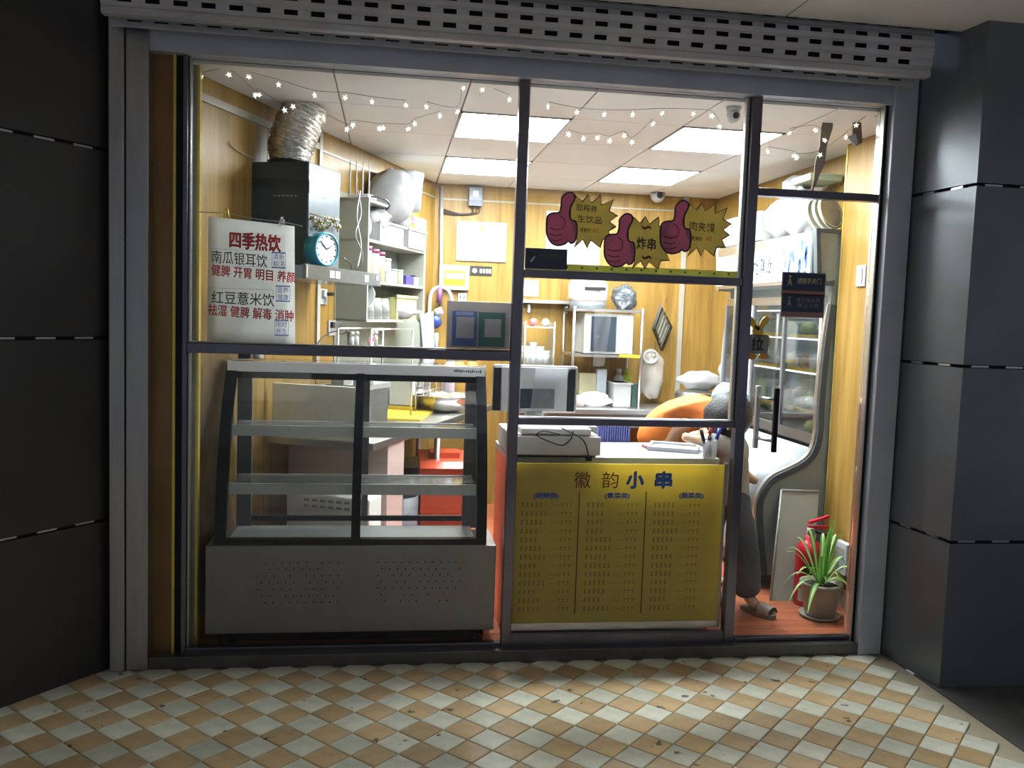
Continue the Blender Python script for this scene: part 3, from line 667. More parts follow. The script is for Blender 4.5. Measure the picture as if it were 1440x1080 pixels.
# lit header sign
hx = top[0][0]
MB().box(hx + .006, 2.56, FY0 + .03, FY1 - .03, top[1][1] + .01, top[0][1] - .01).build('header_box', STEEL, fr)
sgn = MB().box(hx - .004, hx + .006, FY0 + .035, FY1 - .05, top[1][1] + .03, top[0][1] - .075).build('lit_sign_face', mat('lit_sign_white', (.85, .9, .95), .4, emit=(.85, .93, 1.0), estr=.12), fr, label='white backlit header with blue ink drawing')
INKBL = mat('blue_ink_painting', (.05, .16, .60), .5, emit=(.05, .16, .6), estr=.1)
rnd = random.Random(21); zc = (top[1][1] + top[0][1] - .05) / 2; mb = MB()
for k in range(26):
    y = FY0 + .07 + rnd.random() ** 1.8 * .34; z = zc + rnd.uniform(-.10, .10); r = rnd.uniform(.008, .026)
    tl_ = rnd.uniform(-.8, .8); pts = [Vector((hx - .0055, y + r * (.6 * math.cos(a) + tl_ * .5 * math.sin(a)), z + 1.5 * r * math.sin(a))) for a in [j * PI / 6 for j in range(12)]]
    mb.prism(pts, (-.0006, 0, 0))
o = mb.build('ink_blossoms', INKBL, sgn); o['kind'] = 'stuff'
mb = MB()
for q, yy in enumerate((FY0 + .56, FY0 + .66, FY0 + .76, FY0 + .86)):
    for s in range(6):
        y = yy + rnd.uniform(-.03, .03); z = zc + rnd.uniform(-.05, .05); w_ = rnd.choice(((.022, .004), (.005, .03), (.012, .004)))
        mb.box(hx - .0056, hx - .005, y - w_[0], y + w_[0], z - w_[1], z + w_[1])
o = mb.build('ink_characters', mat('dark_blue_print', (.03, .06, .25), .5), sgn); o['kind'] = 'stuff'
for zz in (1.59, 1.42, 1.22): MB().box(fx + .05, fx + .065, FY0 + .06, FY1 - .06, zz, zz + .008).build('lamp_strip', mat('cabinet_lamp', (.9, .9, .9), .5, emit=(.85, .95, 1.0), estr=7.0), fr)
# produce in the cabinet
def produce(name, label, cat, c, r, col, group='dishes in the refrigerated cabinet'):
    c = Vector(c); return tag(MB().ball(c + Vector((0, 0, r[2])), r, 14, 10).build(name, mat(name + '_skin', col, .4, 0, .15)), label, cat, group)
q0 = gz0 - .05
produce('cabbage', 'round yellow-green cabbage on the cabinet floor', 'cabbage', (fx + .10, 1.0, q0), (.065, .065, .06), (.55, .65, .12))
t = thing('red_box', 'red and white food packet standing beside the cabbage', 'packet', (fx + .10, .86, q0)); MB().box(fx + .07, fx + .13, .82, .88, q0, q0 + .08).build('lower', WHITE, t); MB().prism([Vector((fx + .07, y, z)) for y, z in ((.82, q0 + .08), (.88, q0 + .08), (.88, q0 + .13), (.82, q0 + .16))], (.06, 0, 0)).build('upper', mat('crimson_print', (.75, .06, .1), .4), t)
k = 0
for z, items in ((1.008, ((.95, .12), (1.08, .10), (1.22, .13), (1.36, .1), (1.5, .12))), (1.248, ((.88, .06), (1.02, .1), (1.16, .09), (1.31, .1), (1.46, .08)))):
    for y, h in items:
        lb = ['clear tub of mushrooms', 'white foam tub of greens', 'glass jar of pickles', 'white covered food tub', 'clear bag of tofu skin'][k % 5]
        t = thing('food_tub', lb + (' on the lower cabinet shelf, ' if z < 1.1 else ' on the middle cabinet shelf, ') + ['nearest the window', 'second from the window', 'in the middle', 'fourth from the window', 'farthest from the window'][k % 5], 'food tub', (fx + .10, y, z), 'food tubs in the refrigerated cabinet')
        MB().lathe([(.035, 0), (.042, .01), (.046, h * .8), (.042, h * .8)], (fx + .10, y, z), 14).build('tub', [WHITE, FILM, BAGW][k % 3], t)
        blob((fx + .10, y, z + h * .55), (.036, .036, h * .4), .3, 10, 6, k).build('contents', mat('food_%d' % (k % 4), ((.75, .62, .45), (.45, .55, .2), (.8, .75, .6), (.6, .35, .2))[k % 4], .6, 0, .3, 40), t); k += 1
for k, (y, c) in enumerate(((.95, (.55, .7, .2)), (1.15, (.85, .8, .7)), (1.4, (.7, .2, .12)))):
    produce('vegetable', ['green pepper heap at the near end of the top cabinet shelf', 'pale cauliflower head on the top cabinet shelf', 'red tomato on the top cabinet shelf'][k], 'vegetable', (fx + .10, y, 1.448), (.05, .05, .04), c)
# ================================================================== left wall: hood, duct, clock
HOOD = mat('blue_black_hood_glass', (.028, .048, .062), .18, 0, .15, 2); HOODS = mat('hood_front_grey', (.16, .19, .22), .2, .3, .1, 2)
hd = thing('range_hood', 'dark blue-grey range hood box on the left wall under the silver duct', 'range hood', LW(.65, .15, 1.64))
MB(LWM).box(.48, .82, .002, .30, 1.70, 2.20, bev=.003).build('body', HOOD, hd)
MB(LWM).box(.485, .815, .30, .304, 1.705, 2.195).build('front_panel', HOODS, hd)
MB(LWM).box(.28, 1.10, .002, .385, 1.64, 1.70, bev=.003).build('canopy', HOODS, hd)
MB(LWM).box(.28, 1.14, .385, .402, 1.638, 1.706, bev=.003).build('control_bar', mat('smoky_control_glass', (.10, .11, .11), .12, 0, .1), hd)
for s in (.52, .58, .92): MB(LWM).box(s, s + .05, .402, .404, 1.655, 1.69).build('button', GREYP, hd)
MB(LWM).box(1.07, 1.095, .402, .405, 1.668, 1.695).build('sticker', WHITE, hd); MB(LWM).box(.281, .295, .402, .406, 1.645, 1.70).build('end_cap', WHITE, hd)
mk = MB(LWM)
for i, s in enumerate((.60, .615, .63, .645, .66)): mk.box(s, s + .01, .304, .3055, 2.045, 2.055)
mk.build('marking', WHITE, hd)
mk = MB(LWM)
for i in range(6): mk.box(.479, .4795, .12 + i * .022, .135 + i * .022, 2.035, 2.042)
mk.build('marking', WHITE, hd)
MB(LWM).prism([Vector((s, .3045, z)) for s, z in ((.485, 2.05), (.485, 2.11), (.64, 2.075))], (0, .0015, 0)).build('protective_film', WHITE, hd)
dct = thing('exhaust_duct', 'crinkled silver foil exhaust duct bending up into the ceiling', 'duct', LW(.62, .15, 2.2))
c0, c1, c2 = LW(.60, .13, 2.20), LW(.61, .135, 2.30), LW(.66, .185, 2.50)
path = spline([c0, c0.lerp(c1, .6), c1, c1.lerp(c2, .5), c2], 16); n = len(path)
rr = [(.088 + .018 * min(1, i / n * 1.8)) + (.008 if i % 3 == 0 else -.005) + random.uniform(-.004, .004) for i in range(n)]
mb = MB().tube(path, rr, 28, cap=False); 
for i, v in enumerate(mb.v): mb.v[i] = v + Vector((wob(.004), wob(.004), wob(.003)))
mb.build('foil_hose', SILVER, dct); MB().tube([c0 + Vector((0, 0, .0)), c0 + Vector((0, 0, .02))], .10, 24).build('collar', BLACKM, dct)
ck = thing('wall_clock', 'teal drum-shaped alarm clock standing on the hood bar', 'clock', LW(.50, .36, 1.706))
cc = LW(.52, .36, 1.706 + .083); ax = (WN * .95 - WU * .32).normalized()
cm = ax.to_track_quat('Z', 'Y').to_matrix()
TEAL = mat('teal_plastic', (.03, .30, .42), .35)
MB().lathe([(.075, -.045), (.082, -.04), (.082, .03), (.078, .036), (.072, .036), (.072, .026)], cc, 32, cm).build('casing', TEAL, ck)
MB().lathe([(.071, .026), (.071, .029)], cc, 32, cm).build('dial', mat('pale_blue_dial', (.70, .82, .88), .5), ck)
for ang, l in ((.5, .04), (2.4, .055)): MB().tube([cc + ax * .031, cc + ax * .031 + (cm @ Vector((math.cos(ang), math.sin(ang), 0))) * l], .0025, 5).build('hand', BLACK, ck)
for j in range(12):
    a = j * PI / 6; MB().ball(cc + ax * .03 + (cm @ Vector((math.cos(a), math.sin(a), 0))) * .06, .004, 6, 4).build('hour_mark', BLACK, ck)
tn = thing('tinsel_ornament', 'gold tinsel ornaments hanging on the front of the hood', 'ornament', LW(.62, .32, 1.93))
TIN = mat('pale_gold_tinsel', (.75, .58, .25), .35, .4, .3)
for k, (u, v) in enumerate(((441, 308), (450, 313), (458, 310), (463, 318), (470, 311), (474, 320), (446, 319), (455, 322))):
    q = Pw(u, v, .325)
    for a in range(4):
        dv = Vector((wob(), wob(), wob())).normalized() * .022; MB().tube([q - dv, q + dv], [.001, .006, ][::-1] if a % 2 else .004, 5).build('strand', TIN, tn)
MB().tube([Pw(437, 300, .31), Pw(478, 310, .31)], .002, 5).build('string', TIN, tn)
# sockets on the left wall
for k, (u, v, lb) in enumerate(((453, 417, 'white wall socket with black plug just below the hood bar'), (465, 461, 'white wall socket with coiled black lead near the counter'))):
    q = Pw(u, v, 0); s = (q - WA).dot(WU)
    t = thing('wall_socket', lb, 'socket', LW(s, .01, q.z), 'sockets on the left wall')
    MB(LWM).box(s - .045, s + .045, .0, .012, q.z - .045, q.z + .045, bev=.003).build('plate', WHITE, t)
    MB(LWM).box(s - .03, s + .0, .012, .03, q.z + .0, q.z + .035).build('plug', GREYP if k == 0 else BLACK, t)
    if k == 0: MB(LWM).box(s + .0, s + .03, .012, .06, q.z + .005, q.z + .025).build('plug', BLACK, t)
    else:
        MB().tube(spline([Pw(475, 463, .05), Pw(484, 460, .06), Pw(488, 466, .06), Pw(480, 470, .06), Pw(470, 466, .05), Pw(452, 476, .05), Pw(442, 495, .05), Pw(440, 510, .05)]), .004, 6).build('lead', BLACK, t)
cbs = [('white cable running from the router down to the lower socket', [(503, 268, .19), (508, 300, .2), (500, 330, .2), (510, 360, .2), (500, 400, .06), (497, 430, .06), (480, 450, .04), (475, 458, .03)], OFFW),
       ('grey cable hanging beside the white shelf unit', [(507, 268, .2), (502, 305, .2), (508, 345, .2), (503, 375, .2)], GREYP),
       ('thin black cable from the clock to the wall', [(482, 362, .3), (492, 370, .2), (494, 380, .1)], BLACK),
       ('thin white wire crossing the wall left of the hood', [(322, 200, .01), (335, 212, .01), (360, 224, .01)], CREAM)]
for lb, pts, M in cbs:
    tag(MB().tube(spline([Pw(u, v, d_) for u, v, d_ in pts]), .004 if M is not CREAM else .003, 6).build('cable', M), lb, 'cable')
# film on the lower left wall
fm = MB(LWM)
rf = random.Random(2); ph = [rf.uniform(0, 6) for _ in range(6)]
fm.grid(lambda a, b: Vector((.0 + a * .44 + .01 * math.sin(b * 9), .012 + .012 * abs(math.sin(a * 17 + b * 5 + ph[0])) + .010 * abs(math.sin(b * 23 - a * 11 + ph[1])) + .02 * (1 - b) * abs(math.sin(a * 31 + ph[2])), .12 + b * 1.2)), 26, 44)
tag(fm.build('plastic_film', FILM), 'crinkled clear plastic film hanging on the lower left wall', 'plastic film')
# ================================================================== white shelf unit on the left wall
SU = thing('wall_shelf_unit', 'white open shelf unit on the left wall beyond the hood', 'shelf', LW(1.85, .1, 1.44))
sw = mat('cream_white_shelf', (.58, .58, .48), .45, 0, .03); D = .20; S0, S1 = 1.40, 2.36
MB(LWM).box(S0, S0 + .015, .007, D, 1.44, 2.16).build('side_panel', PANELG, SU); MB(LWM).box(S1 - .015, S1, .007, D, 1.44, 1.93).build('side_panel', sw, SU)
MB(LWM).box(S0, S0 + .014, D, D + .004, 1.44, 2.16).build('edge_strip', WHITE, SU)
SHZ = (1.445, 1.675, 1.915); 
for z in SHZ + (2.145,): MB(LWM).box(S0, S1 if z < 2.1 else S0 + .5, .007, D, z - .008, z + .008).build('shelf_board', sw, SU)
rt = thing('wifi_router', 'grey router with four upright antennas on top of the shelf unit', 'router', LW(1.42, .15, 2.155))
MB(LWM).box(1.40, 1.52, .07, .20, 2.155, 2.18, bev=.004).build('body', GREYP, rt)
for k in range(4):
    q = Pw(492 + k * 9, 262, .12 + k * .02); tp = Vector((q.x, q.y, q.z + .14)); MB().tube([Vector((q.x, q.y, 2.165)), tp], [.006, .004], 6).build('antenna', WHITE if k < 2 else GREYP, rt)
MB(LWM).tube(spline([(1.44, .20, 2.17), (1.50, .26, 2.16), (1.62, .24, 2.14), (1.66, .2, 2.12)]), .006, 6).build('lead', BLACK, rt)
def lwthing(name, label, cat, s, d_, z, group=None): return thing(name, label, cat, LW(s, d_, z), group)
# top shelf: bags, basket, tub
z = SHZ[2] + .009
tag(blob(LW(1.50, .11, z + .095), (.06, .06, .095), .16, seed=2).build('rice_bag', mat('white_printed_sack', (.80, .80, .78), .6)), 'white printed bag at the near end of the top shelf', 'bag')
bagm = mat('white_bag', (.60, .61, .63), .5, 0, .04, bump=.3, bscale=20)
t = thing('white_carrier_bag', 'large crumpled white carrier bag piled high on the shelf unit', 'bag', LW(1.85, .12, 2.0))
blob(LW(1.83, .17, 2.225), (.15, .12, .17), .12, 20, 14, 4).build('bag', bagm, t); blob(LW(2.08, .13, 2.10), (.06, .05, .05), .3, 12, 8, 6).build('knot', bagm, t)
t = thing('lidded_bucket', 'tall grey-white bucket behind the large carrier bag', 'bucket', LW(2.0, .12, 2.16)); MB().lathe([(.12, 0), (.13, .20), (.135, .21), (.135, .24), (.0, .245)], LW(2.02, .16, 2.16), 24).build('bucket', mat('pale_blue_grey_plastic', (.60, .66, .70), .4), t)
tag(blob(LW(1.66, .12, 2.06), (.10, .07, .07), .3, seed=9).build('white_bag', bagm), 'smaller white bag squeezed under the router lead', 'bag')
def basket(name, label, s0, s1, d0, d1, z0, h, M, par=None):
    t = lwthing(name, label, 'basket', (s0 + s1) / 2, (d0 + d1) / 2, z0)
    MB(LWM).box(s0, s1, d0, d1, z0, z0 + .006).build('base', M, t)
    for a in ((s0, s1, d1 - .006, d1), (s0, s1, d0, d0 + .006), (s0, s0 + .006, d0, d1), (s1 - .006, s1, d0, d1)): MB(LWM).box(*a, z0 + .006, z0 + h * .9).build('wall', M, t)
    MB(LWM).box(s0 - .008, s1 + .008, d1 - .002, d1 + .008, z0 + h * .88, z0 + h).build('rim', M, t)
    for k in range(10): 
        s = s0 + (k + .5) * (s1 - s0) / 10; MB(LWM).box(s - .003, s + .003, d1, d1 + .003, z0 + h * .15, z0 + h * .8).build('rib', GREYP, t)
    return t
basket('white_basket', 'white slotted plastic basket in the middle of the top shelf', 1.60, 1.98, .05, .19, z, .13, WHITE)
basket('white_tub', 'white plastic tub at the far end of the top shelf', 2.02, 2.34, .05, .21, z, .13, WHITE)
t = lwthing('snack_packet', 'green and yellow snack packet standing in the far white tub', 'packet', 2.15, .13, z + .02); q = Pw(585, 308, .17)
pk = [LW((q - WA).dot(WU) + a, .13 + .02 * b, q.z + c) for a, b, c in ((-.05, 0, -.05), (.06, 0, -.065), (.06, 0, .04), (-.04, 0, .055))]; MB().prism(pk, WN * .015).build('packet', mat('lime_packet', (.42, .62, .06), .35, 0, .5, 60), t); MB().prism([p_.lerp(pk[0].lerp(pk[2], .5), .45) + WN * .017 for p_ in pk], WN * .002).build('printed_panel', mat('violet_print', (.20, .10, .25), .4), t)
for k in range(2):
    s = 1.72 + k * .14; tag(blob(LW(s, .12, z + .13), (.06, .05, .035), .35, seed=30 + k).build('food_bag', mat('pink_white_food_bag', (.80, .72, .68), .5)), ['pinkish bag lying in the near half of the white basket', 'pinkish bag lying in the far half of the white basket'][k], 'bag')
# second shelf: jars
z = SHZ[1] + .009; PUR = mat('maroon_purple_lid', (.30, .04, .17), .4)
def jar(s, d_, z, r, h, lid, cont, label, group):
    t = lwthing('storage_jar', label, 'jar', s, d_, z, group); c = LW(s, d_, z)
    MB().lathe([(r * .95, 0), (r, .008), (r, h * .86), (r * .85, h * .9)], c, 16).build('jar', cont, t); MB().lathe([(r * 1.04, h * .88), (r * 1.04, h)], c, 16).build('lid', lid, t); return t
cont1 = mat('jar_of_beans', (.55, .42, .26), .4, 0, .35, 60); cont2 = mat('jar_of_noodles', (.70, .66, .52), .4, 0, .3, 50); cont3 = mat('pale_jar', (.72, .74, .72), .35, 0, .1)
jl = [(1.47, .15, .045, .20, PUR, cont1, 'tall jar with purple lid nearest the hood on the middle shelf'), (1.58, .15, .045, .19, PUR, cont2, 'tall jar with purple lid second on the middle shelf'), (1.69, .14, .045, .18, PUR, cont1, 'tall jar with purple lid third on the middle shelf'),
      (1.80, .14, .04, .15, GREYP, cont2, 'grey-lidded jar right of the purple-lidded jars'), (1.76, .175, .024, .07, WHITE, cont3, 'short white jar in front on the middle shelf'), (1.88, .16, .032, .09, WHITE, cont3, 'white-lidded jar in the middle of the middle shelf'), (1.98, .16, .032, .09, WHITE, cont1, 'white-lidded jar of seeds on the middle shelf'), (2.27, .16, .03, .07, BLACK, cont3, 'small jar with black lid at the far end of the middle shelf')]
for s, d_, r, h, lid, cn, lb in jl: jar(s, d_, z, r, h, lid, cn, lb, 'jars on the middle shelf')
tag(MB(LWM).box(2.07, 2.21, .13, .18, z, z + .06).build('blue_box', mat('ultramarine_box', (.08, .06, .45), .5)), 'small deep blue box on the middle shelf', 'box')
# bottom shelf: cups, bowls
z = SHZ[0] + .009
for k in range(3):
    s = 1.56 + k * .12; t = lwthing('paper_cup_stack', ['near', 'middle', 'far'][k] + ' stack of upside-down white cups on the bottom shelf', 'cups', s, .13, z, 'white cup stacks on the bottom shelf')
    for j in range(3): MB().lathe([(.05, .02 + j * .02), (.036, .11 + j * .02)], LW(s, .13, z - .02), 16).build('cup', WHITE, t)
tag(MB().lathe([(.03, 0), (.09, .012), (.105, .05), (.10, .05), (.06, .015)], LW(1.52, .09, z + .12), 24, Matrix.Rotation(1.1, 3, 'X')).build('plate_dish', WHITE), 'white plate leaning at the near end of the bottom shelf', 'plate')
basket('yellow_crate', 'pale yellow plastic crate at the far end of the bottom shelf', 1.94, 2.30, .04, .17, z, .16, mat('pale_yellow_plastic', (.80, .75, .35), .5))
tag(blob(LW(2.0, .185, z + .05), (.10, .035, .045), .25, seed=12).build('towel_roll', bagm), 'white rolled towel on the bottom shelf', 'towel')
tw = MB(); q = Pw(598, 430, .2); s0 = (q - WA).dot(WU)
tw.grid(lambda a, b: LW(s0 - .13 + a * .24 + (b - .5) * .05, .21 + .018 * math.sin(a * 14 + b * 2) + .01 * b, 1.52 - b * .36 - .03 * math.sin(a * 3)), 18, 10)
tag(solid(tw.build('hanging_towel', bagm), .008), 'white towel hanging off the far end of the shelf unit', 'towel')
# ================================================================== kitchen counter along the left wall
kc = thing('kitchen_counter', 'stainless steel kitchen counter along the left wall behind the display case', 'counter', LW(1.9, .3, 0))
MB(LWM).box(.63, 2.78, .01, .60, .81, .85, bev=.004).build('top', STEEL, kc)
MB(LWM).box(1.70, 2.72, .04, .30, .30, .315).build('lower_shelf', STEEL, kc)
for s in (1.12, 1.72, 2.7):
    for d_ in (.06, .55): MB().tube([LW(s, d_, 0), LW(s, d_, .82)], .02, 10).build('leg', STEEL, kc)
PINKST = mat('warm_stainless_front', (.66, .50, .47), .4, .2, .1, 3)
stv = thing('stove_unit', 'stainless stove cabinet under the range hood, its side to the window', 'stove', LW(.85, .3, 0))
MB(LWM).box(.84, 1.06, .02, .59, .02, .808).build('cabinet', PINKST, stv)
for s in (.86, 1.04):
    for d_ in (.05, .56): MB().tube([LW(s, d_, 0), LW(s, d_, .02)], .015, 8).build('foot', BLACK, stv)
tt = thing('stove_screen', 'upright grey steel splash screen with rounded corner on the near end of the counter', 'splash screen', LW(.65, .3, .85))
pts = [(.03, .85), (.56, .85), (.56, 1.08), (.53, 1.12), (.03, 1.12)]
MB(LWM).prism([Vector((.65, d_, z_)) for d_, z_ in pts], (.018, 0, 0)).build('screen', mat('soft_grey_steel', (.72, .70, .62), .5, .1, .05), tt)
gs = thing('gas_burner_fitting', 'pale burner fittings sitting on the stove behind the screen', 'burner', LW(.8, .35, .85))
MB(LWM).box(.72, 1.05, .12, .5, .85, 1.10, bev=.01).build('burner_box', STEEL, gs); MB(LWM).box(.70, 1.03, .30, .52, 1.10, 1.125).build('rim', OFFW, gs)
for d_ in (.33, .45): MB(LWM).box(.70, .80, d_, d_ + .07, 1.125, 1.155, bev=.004).build('bracket', OFFW, gs)
# seasoning shakers on a wire stand
ws = thing('wire_stand', 'wire and steel stand carrying shakers below the shelf unit', 'rack', LW(1.30, .25, .85))
for s in (1.12, 1.75):
    for d_ in (.16, .36): MB().tube([LW(s, d_, .85), LW(s, d_, 1.40)], .006, 6).build('upright', STEEL, ws)
for zz in (1.29, 1.40):
    for d_ in (.16, .36): MB().tube([LW(1.12, d_, zz), LW(1.75, d_, zz)], .005, 6).build('rail', STEEL, ws)
MB(LWM).box(1.12, 1.75, .16, .36, 1.283, 1.289).build('shelf', STEEL, ws)
shl = [(493, 'white shaker nearest the socket on the wire stand', WHITE), (500, 'silver-topped shaker beside the white one', OFFW), (521, 'dark shaker with pink ribbon on the wire stand', GREYP), (527, 'tall silver shaker at the far end of the wire stand', OFFW)]
for u, lb, M in shl:
    q = Pw(u, 480, .30); s = (q - WA).dot(WU); c = LW(s, .30, 1.289)
    t = thing('shaker', lb, 'shaker', c, 'shakers on the wire stand'); MB().lathe([(.019, 0), (.019, .07), (.017, .072)], c, 12).build('body', M, t); MB().lathe([(.02, .072), (.02, .095), (.014, .10)], c, 12).build('lid', STEEL, t)
tag(MB().prism([Pw(517, 479, .33), Pw(526, 474, .33), Pw(526, 478, .33), Pw(519, 483, .33)], WN * .004).build('ribbon', mat('pink_red_ribbon', (.85, .10, .18), .5)), 'pink-red ribbon tied on a shaker', 'ribbon')
# bowl, yellow boards, racks on the counter
bw = Pz(622, 577, .853); 
t = thing('steel_bowl', 'round stainless steel mixing bowl on the counter', 'bowl', (bw.x, bw.y, .851)); MB().lathe([(.10, .0), (.16, .02), (.20, .08), (.215, .105), (.225, .107), (.225, .112), (.205, .11), (.19, .075), (.10, .008), (.001, .006)], (bw.x, bw.y, .851), 36).build('bowl', mat('polished_steel', (.70, .68, .66), .15, 1, .03), t)
MB().lathe([(.14, .06), (.05, .10), (.0, .105)], (bw.x, bw.y, .851), 18).build('orange_contents', mat('orange_food', (.85, .35, .05), .6, 0, .3, 30), t)
yb = [Pz(532, 590, .853), Pz(590, 592, .853), Pz(617, 574, .853), Pz(540, 571, .853)]
tag(MB().prism([Vector((p_.x, p_.y, .851)) for p_ in yb], (0, 0, .012)).build('yellow_board', YEL), 'bright yellow chopping board on the counter in front of the bowl', 'board')
q = Pz(538, 574, .864); s = (q - WA).dot(WU)
rk = thing('dish_rack', 'wire dish rack with grey boxes and a yellow base left of the bowl', 'rack', LW(s + .2, .17, .864))
MB(LWM).box(s - .02, s + .10, .08, .28, .864, .884).build('yellow_base', YEL, rk); 
for a in range(5):
    sa = s - .02 + a * .13; MB().tube([LW(sa, .05, .864), LW(sa, .05, 1.12), LW(sa, .30, 1.12), LW(sa, .30, .864)], .006, 6).build('hoop', STEEL, rk)
for d_ in (.05, .30):
    for zz in (1.12, .98): MB().tube([LW(s - .02, d_, zz), LW(s + .5, d_, zz)], .005, 6).build('rail', STEEL, rk)
MB(LWM).box(s + .02, s + .10, .10, .26, .89, 1.06).build('grey_box', GREYP, rk)
for k in range(4): tag(MB(LWM).box(s + .15, s + .36, .10, .26, .866 + k * .045, .905 + k * .045, bev=.006).build('steel_tray', STEEL), ['bottom', 'second', 'third', 'top'][k] + ' steel tray of the stack in the dish rack', 'tray', 'steel trays in the dish rack')
# pink and white bottles at the back of the counter, seen above the case
for k, (u, h, M, lb) in enumerate(((596, .16, mat('lilac_plastic', (.72, .62, .75), .4), 'lilac bottle on the counter left of the bowl'), (634, .18, mat('pink_plastic', (.80, .62, .70), .4), 'pink bottle on the counter behind the bowl'), (646, .15, mat('amber_jar', (.65, .35, .06), .3), 'amber jar on the counter behind the bowl'), (664, .16, mat('amber_jar', (.65, .35, .06), .3), 'amber jar nearest the till on the counter'))):
    q = P(u, 500, 2.42); t = thing('bottle', lb, 'bottle', (q.x, 2.42, .851)); zt = q.z - .851
    MB().lathe([(.05, 0), (.055, .01), (.055, zt * .75), (.03, zt * .88)], (q.x, 2.42, .851), 16).build('body', M, t); MB().lathe([(.03, zt * .88), (.03, zt)], (q.x, 2.42, .851), 12).build('cap', WHITE, t)
# under the counter
def crate(name, label, x0, x1, y0, y1, z0, h, M, lidcol=None):
    t = thing(name, label, 'crate', ((x0 + x1) / 2, (y0 + y1) / 2, z0))
    MB().box(x0, x1, y0, y1, z0, z0 + .01).build('base', M, t)
    for a in ((x0, x1, y0, y0 + .012), (x0, x1, y1 - .012, y1), (x0, x0 + .012, y0 + .012, y1 - .012), (x1 - .012, x1, y0 + .012, y1 - .012)): MB().box(*a, z0 + .01, z0 + h).build('wall', M, t)
    MB().box(x0 - .01, x1 + .01, y0 - .012, y0, z0 + h - .03, z0 + h).build('rim', M, t); MB().box(x0 + .03, x1 - .06, y0 - .004, y0, z0 + h * .45, z0 + h * .49).build('stripe', mat('pale_orange', (.95, .55, .3), .4), t)
    MB().box(x1 - .16, x1 - .04, y0 - .003, y0, z0 + h * .55, z0 + h * .72).build('printed_mark', OFFW, t); return t
for k, z0 in enumerate((0.0, .285)): crate('red_crate', ['red-orange plastic crate standing on the floor beside the kitchen counter', 'red-orange plastic crate stacked on the other, below its lid'][k], .20, .50, 1.42, 1.85, z0, .28, RED)
tl = thing('crate_lid', 'sloping red-orange lid lying on the upper crate', 'lid', (.35, 1.6, .566))
MB().prism([Vector((.19, y, z)) for y, z in ((1.40, .566), (1.87, .566), (1.80, .62), (1.46, .60))], (.33, 0, 0)).build('lid', RED, tl); MB().box(.26, .44, 1.55, 1.72, .60, .64).build('grip', RED, tl)
tag(MB().lathe([(.10, 0), (.12, .02), (.125, .40), (.115, .40), (.11, .02)], (.06, 1.42, 0), 24).build('grey_bin', mat('slate_grey_plastic', (.33, .33, .38), .5)), 'slate grey bin on the floor beside the red crates', 'bin')
tag(MB().box(-.16, -.02, 1.28, 1.40, 0, .50, bev=.01).build('white_carton', OFFW), 'white carton on the floor left of the grey bin', 'carton')
tag(MB().tube(spline([(-.10, 1.275, .47), (-.06, 1.27, .49), (-.03, 1.27, .52)]), .014, 6).build('yellow_tie', YEL), 'yellow strap lying over the white carton', 'strap')
tag(MB().box(-.15, .0, 1.275, 1.40, .502, .55, bev=.012).build('purple_packet', mat('magenta_purple', (.60, .16, .62), .5)), 'purple and pink packet on top of the white carton', 'packet')
tag(MB().lathe([(.10, .0), (.17, .06), (.19, .16), (.20, .17), (.18, .165)], LW(2.18, .22, .316), 28).build('large_wok', mat('dull_wok', (.45, .42, .40), .35, .8)), 'large dull metal basin on the shelf under the counter', 'basin')
tag(MB().lathe([(.11, .0), (.16, .05), (.17, .13), (.16, .13)], LW(2.55, .20, .316), 28).build('small_basin', mat('cream_enamel', (.62, .55, .45), .4)), 'cream basin on the far end of the shelf under the counter', 'basin')
tag(blob(LW(1.84, .17, .43), (.11, .09, .11), .3, seed=44).build('clear_bag', FILM), 'clear bag of glassware on the shelf under the counter', 'bag')
wg = thing('ventilated_box', 'pale plastic box with a slotted grille behind the bottom of the display case', 'box', (-.35, .65, 0)); 
MB(LWM).box(.64, .80, .12, .58, 0, .565, bev=.01).build('body', mat('pale_grey_box', (.8, .81, .78), .4), wg)
for i in range(6):
    for j in range(2): MB(LWM).box(.6385, .6395, .22 + i * .045, .25 + i * .045, .53 - j * .03, .542 - j * .03).build('slot', WHITE, wg)
# ================================================================== back wall
def back(u, v, y=2.998): return P(u, v, y)
tag(MB().tube([back(621, 262, 2.98), back(620, 430, 2.98)], .014, 10).build('conduit_pipe', WHITE), 'white vertical conduit pipe in the back left corner', 'pipe')
mt_ = thing('electricity_meter', 'grey electricity meter box high on the back wall', 'meter', back(668, 290)); a, b = back(659, 289, 2.93), back(679, 263, 2.93)
MB().box(a.x, b.x, 2.93, 3.0, a.z, b.z, bev=.006).build('box', mat('blue_grey_meter', (.28, .33, .42), .4), mt_); MB().box(a.x + .03, b.x - .03, 2.926, 2.93, a.z + .07, b.z - .03).build('window', GREYP, mt_); MB().box(a.x, b.x, 2.922, 2.93, a.z, a.z + .045).build('terminal_cover', mat('dark_blue_cover', (.10, .13, .2), .4), mt_)
for k in range(3): MB().tube(spline([back(664 + k * 4, 290, 2.96), back(664 + k * 4, 299, 2.97), back(645, 300 + k, 2.98), back(624, 294 + k * 3, 2.98)]), .004, 5).build('lead', BLACK, mt_)
wb_ = thing('framed_licence', 'white framed business licence hanging on the back wall', 'framed paper', back(676, 366)); a, b = back(641, 366, 2.99), back(713, 314, 2.99)
MB().box(a.x, b.x, 2.985, 3.0, a.z, b.z).build('frame', mat('pale_wood_frame', (.72, .62, .48), .4), wb_); MB().box(a.x + .015, b.x - .015, 2.982, 2.985, a.z + .015, b.z - .015).build('paper', WHITE, wb_)
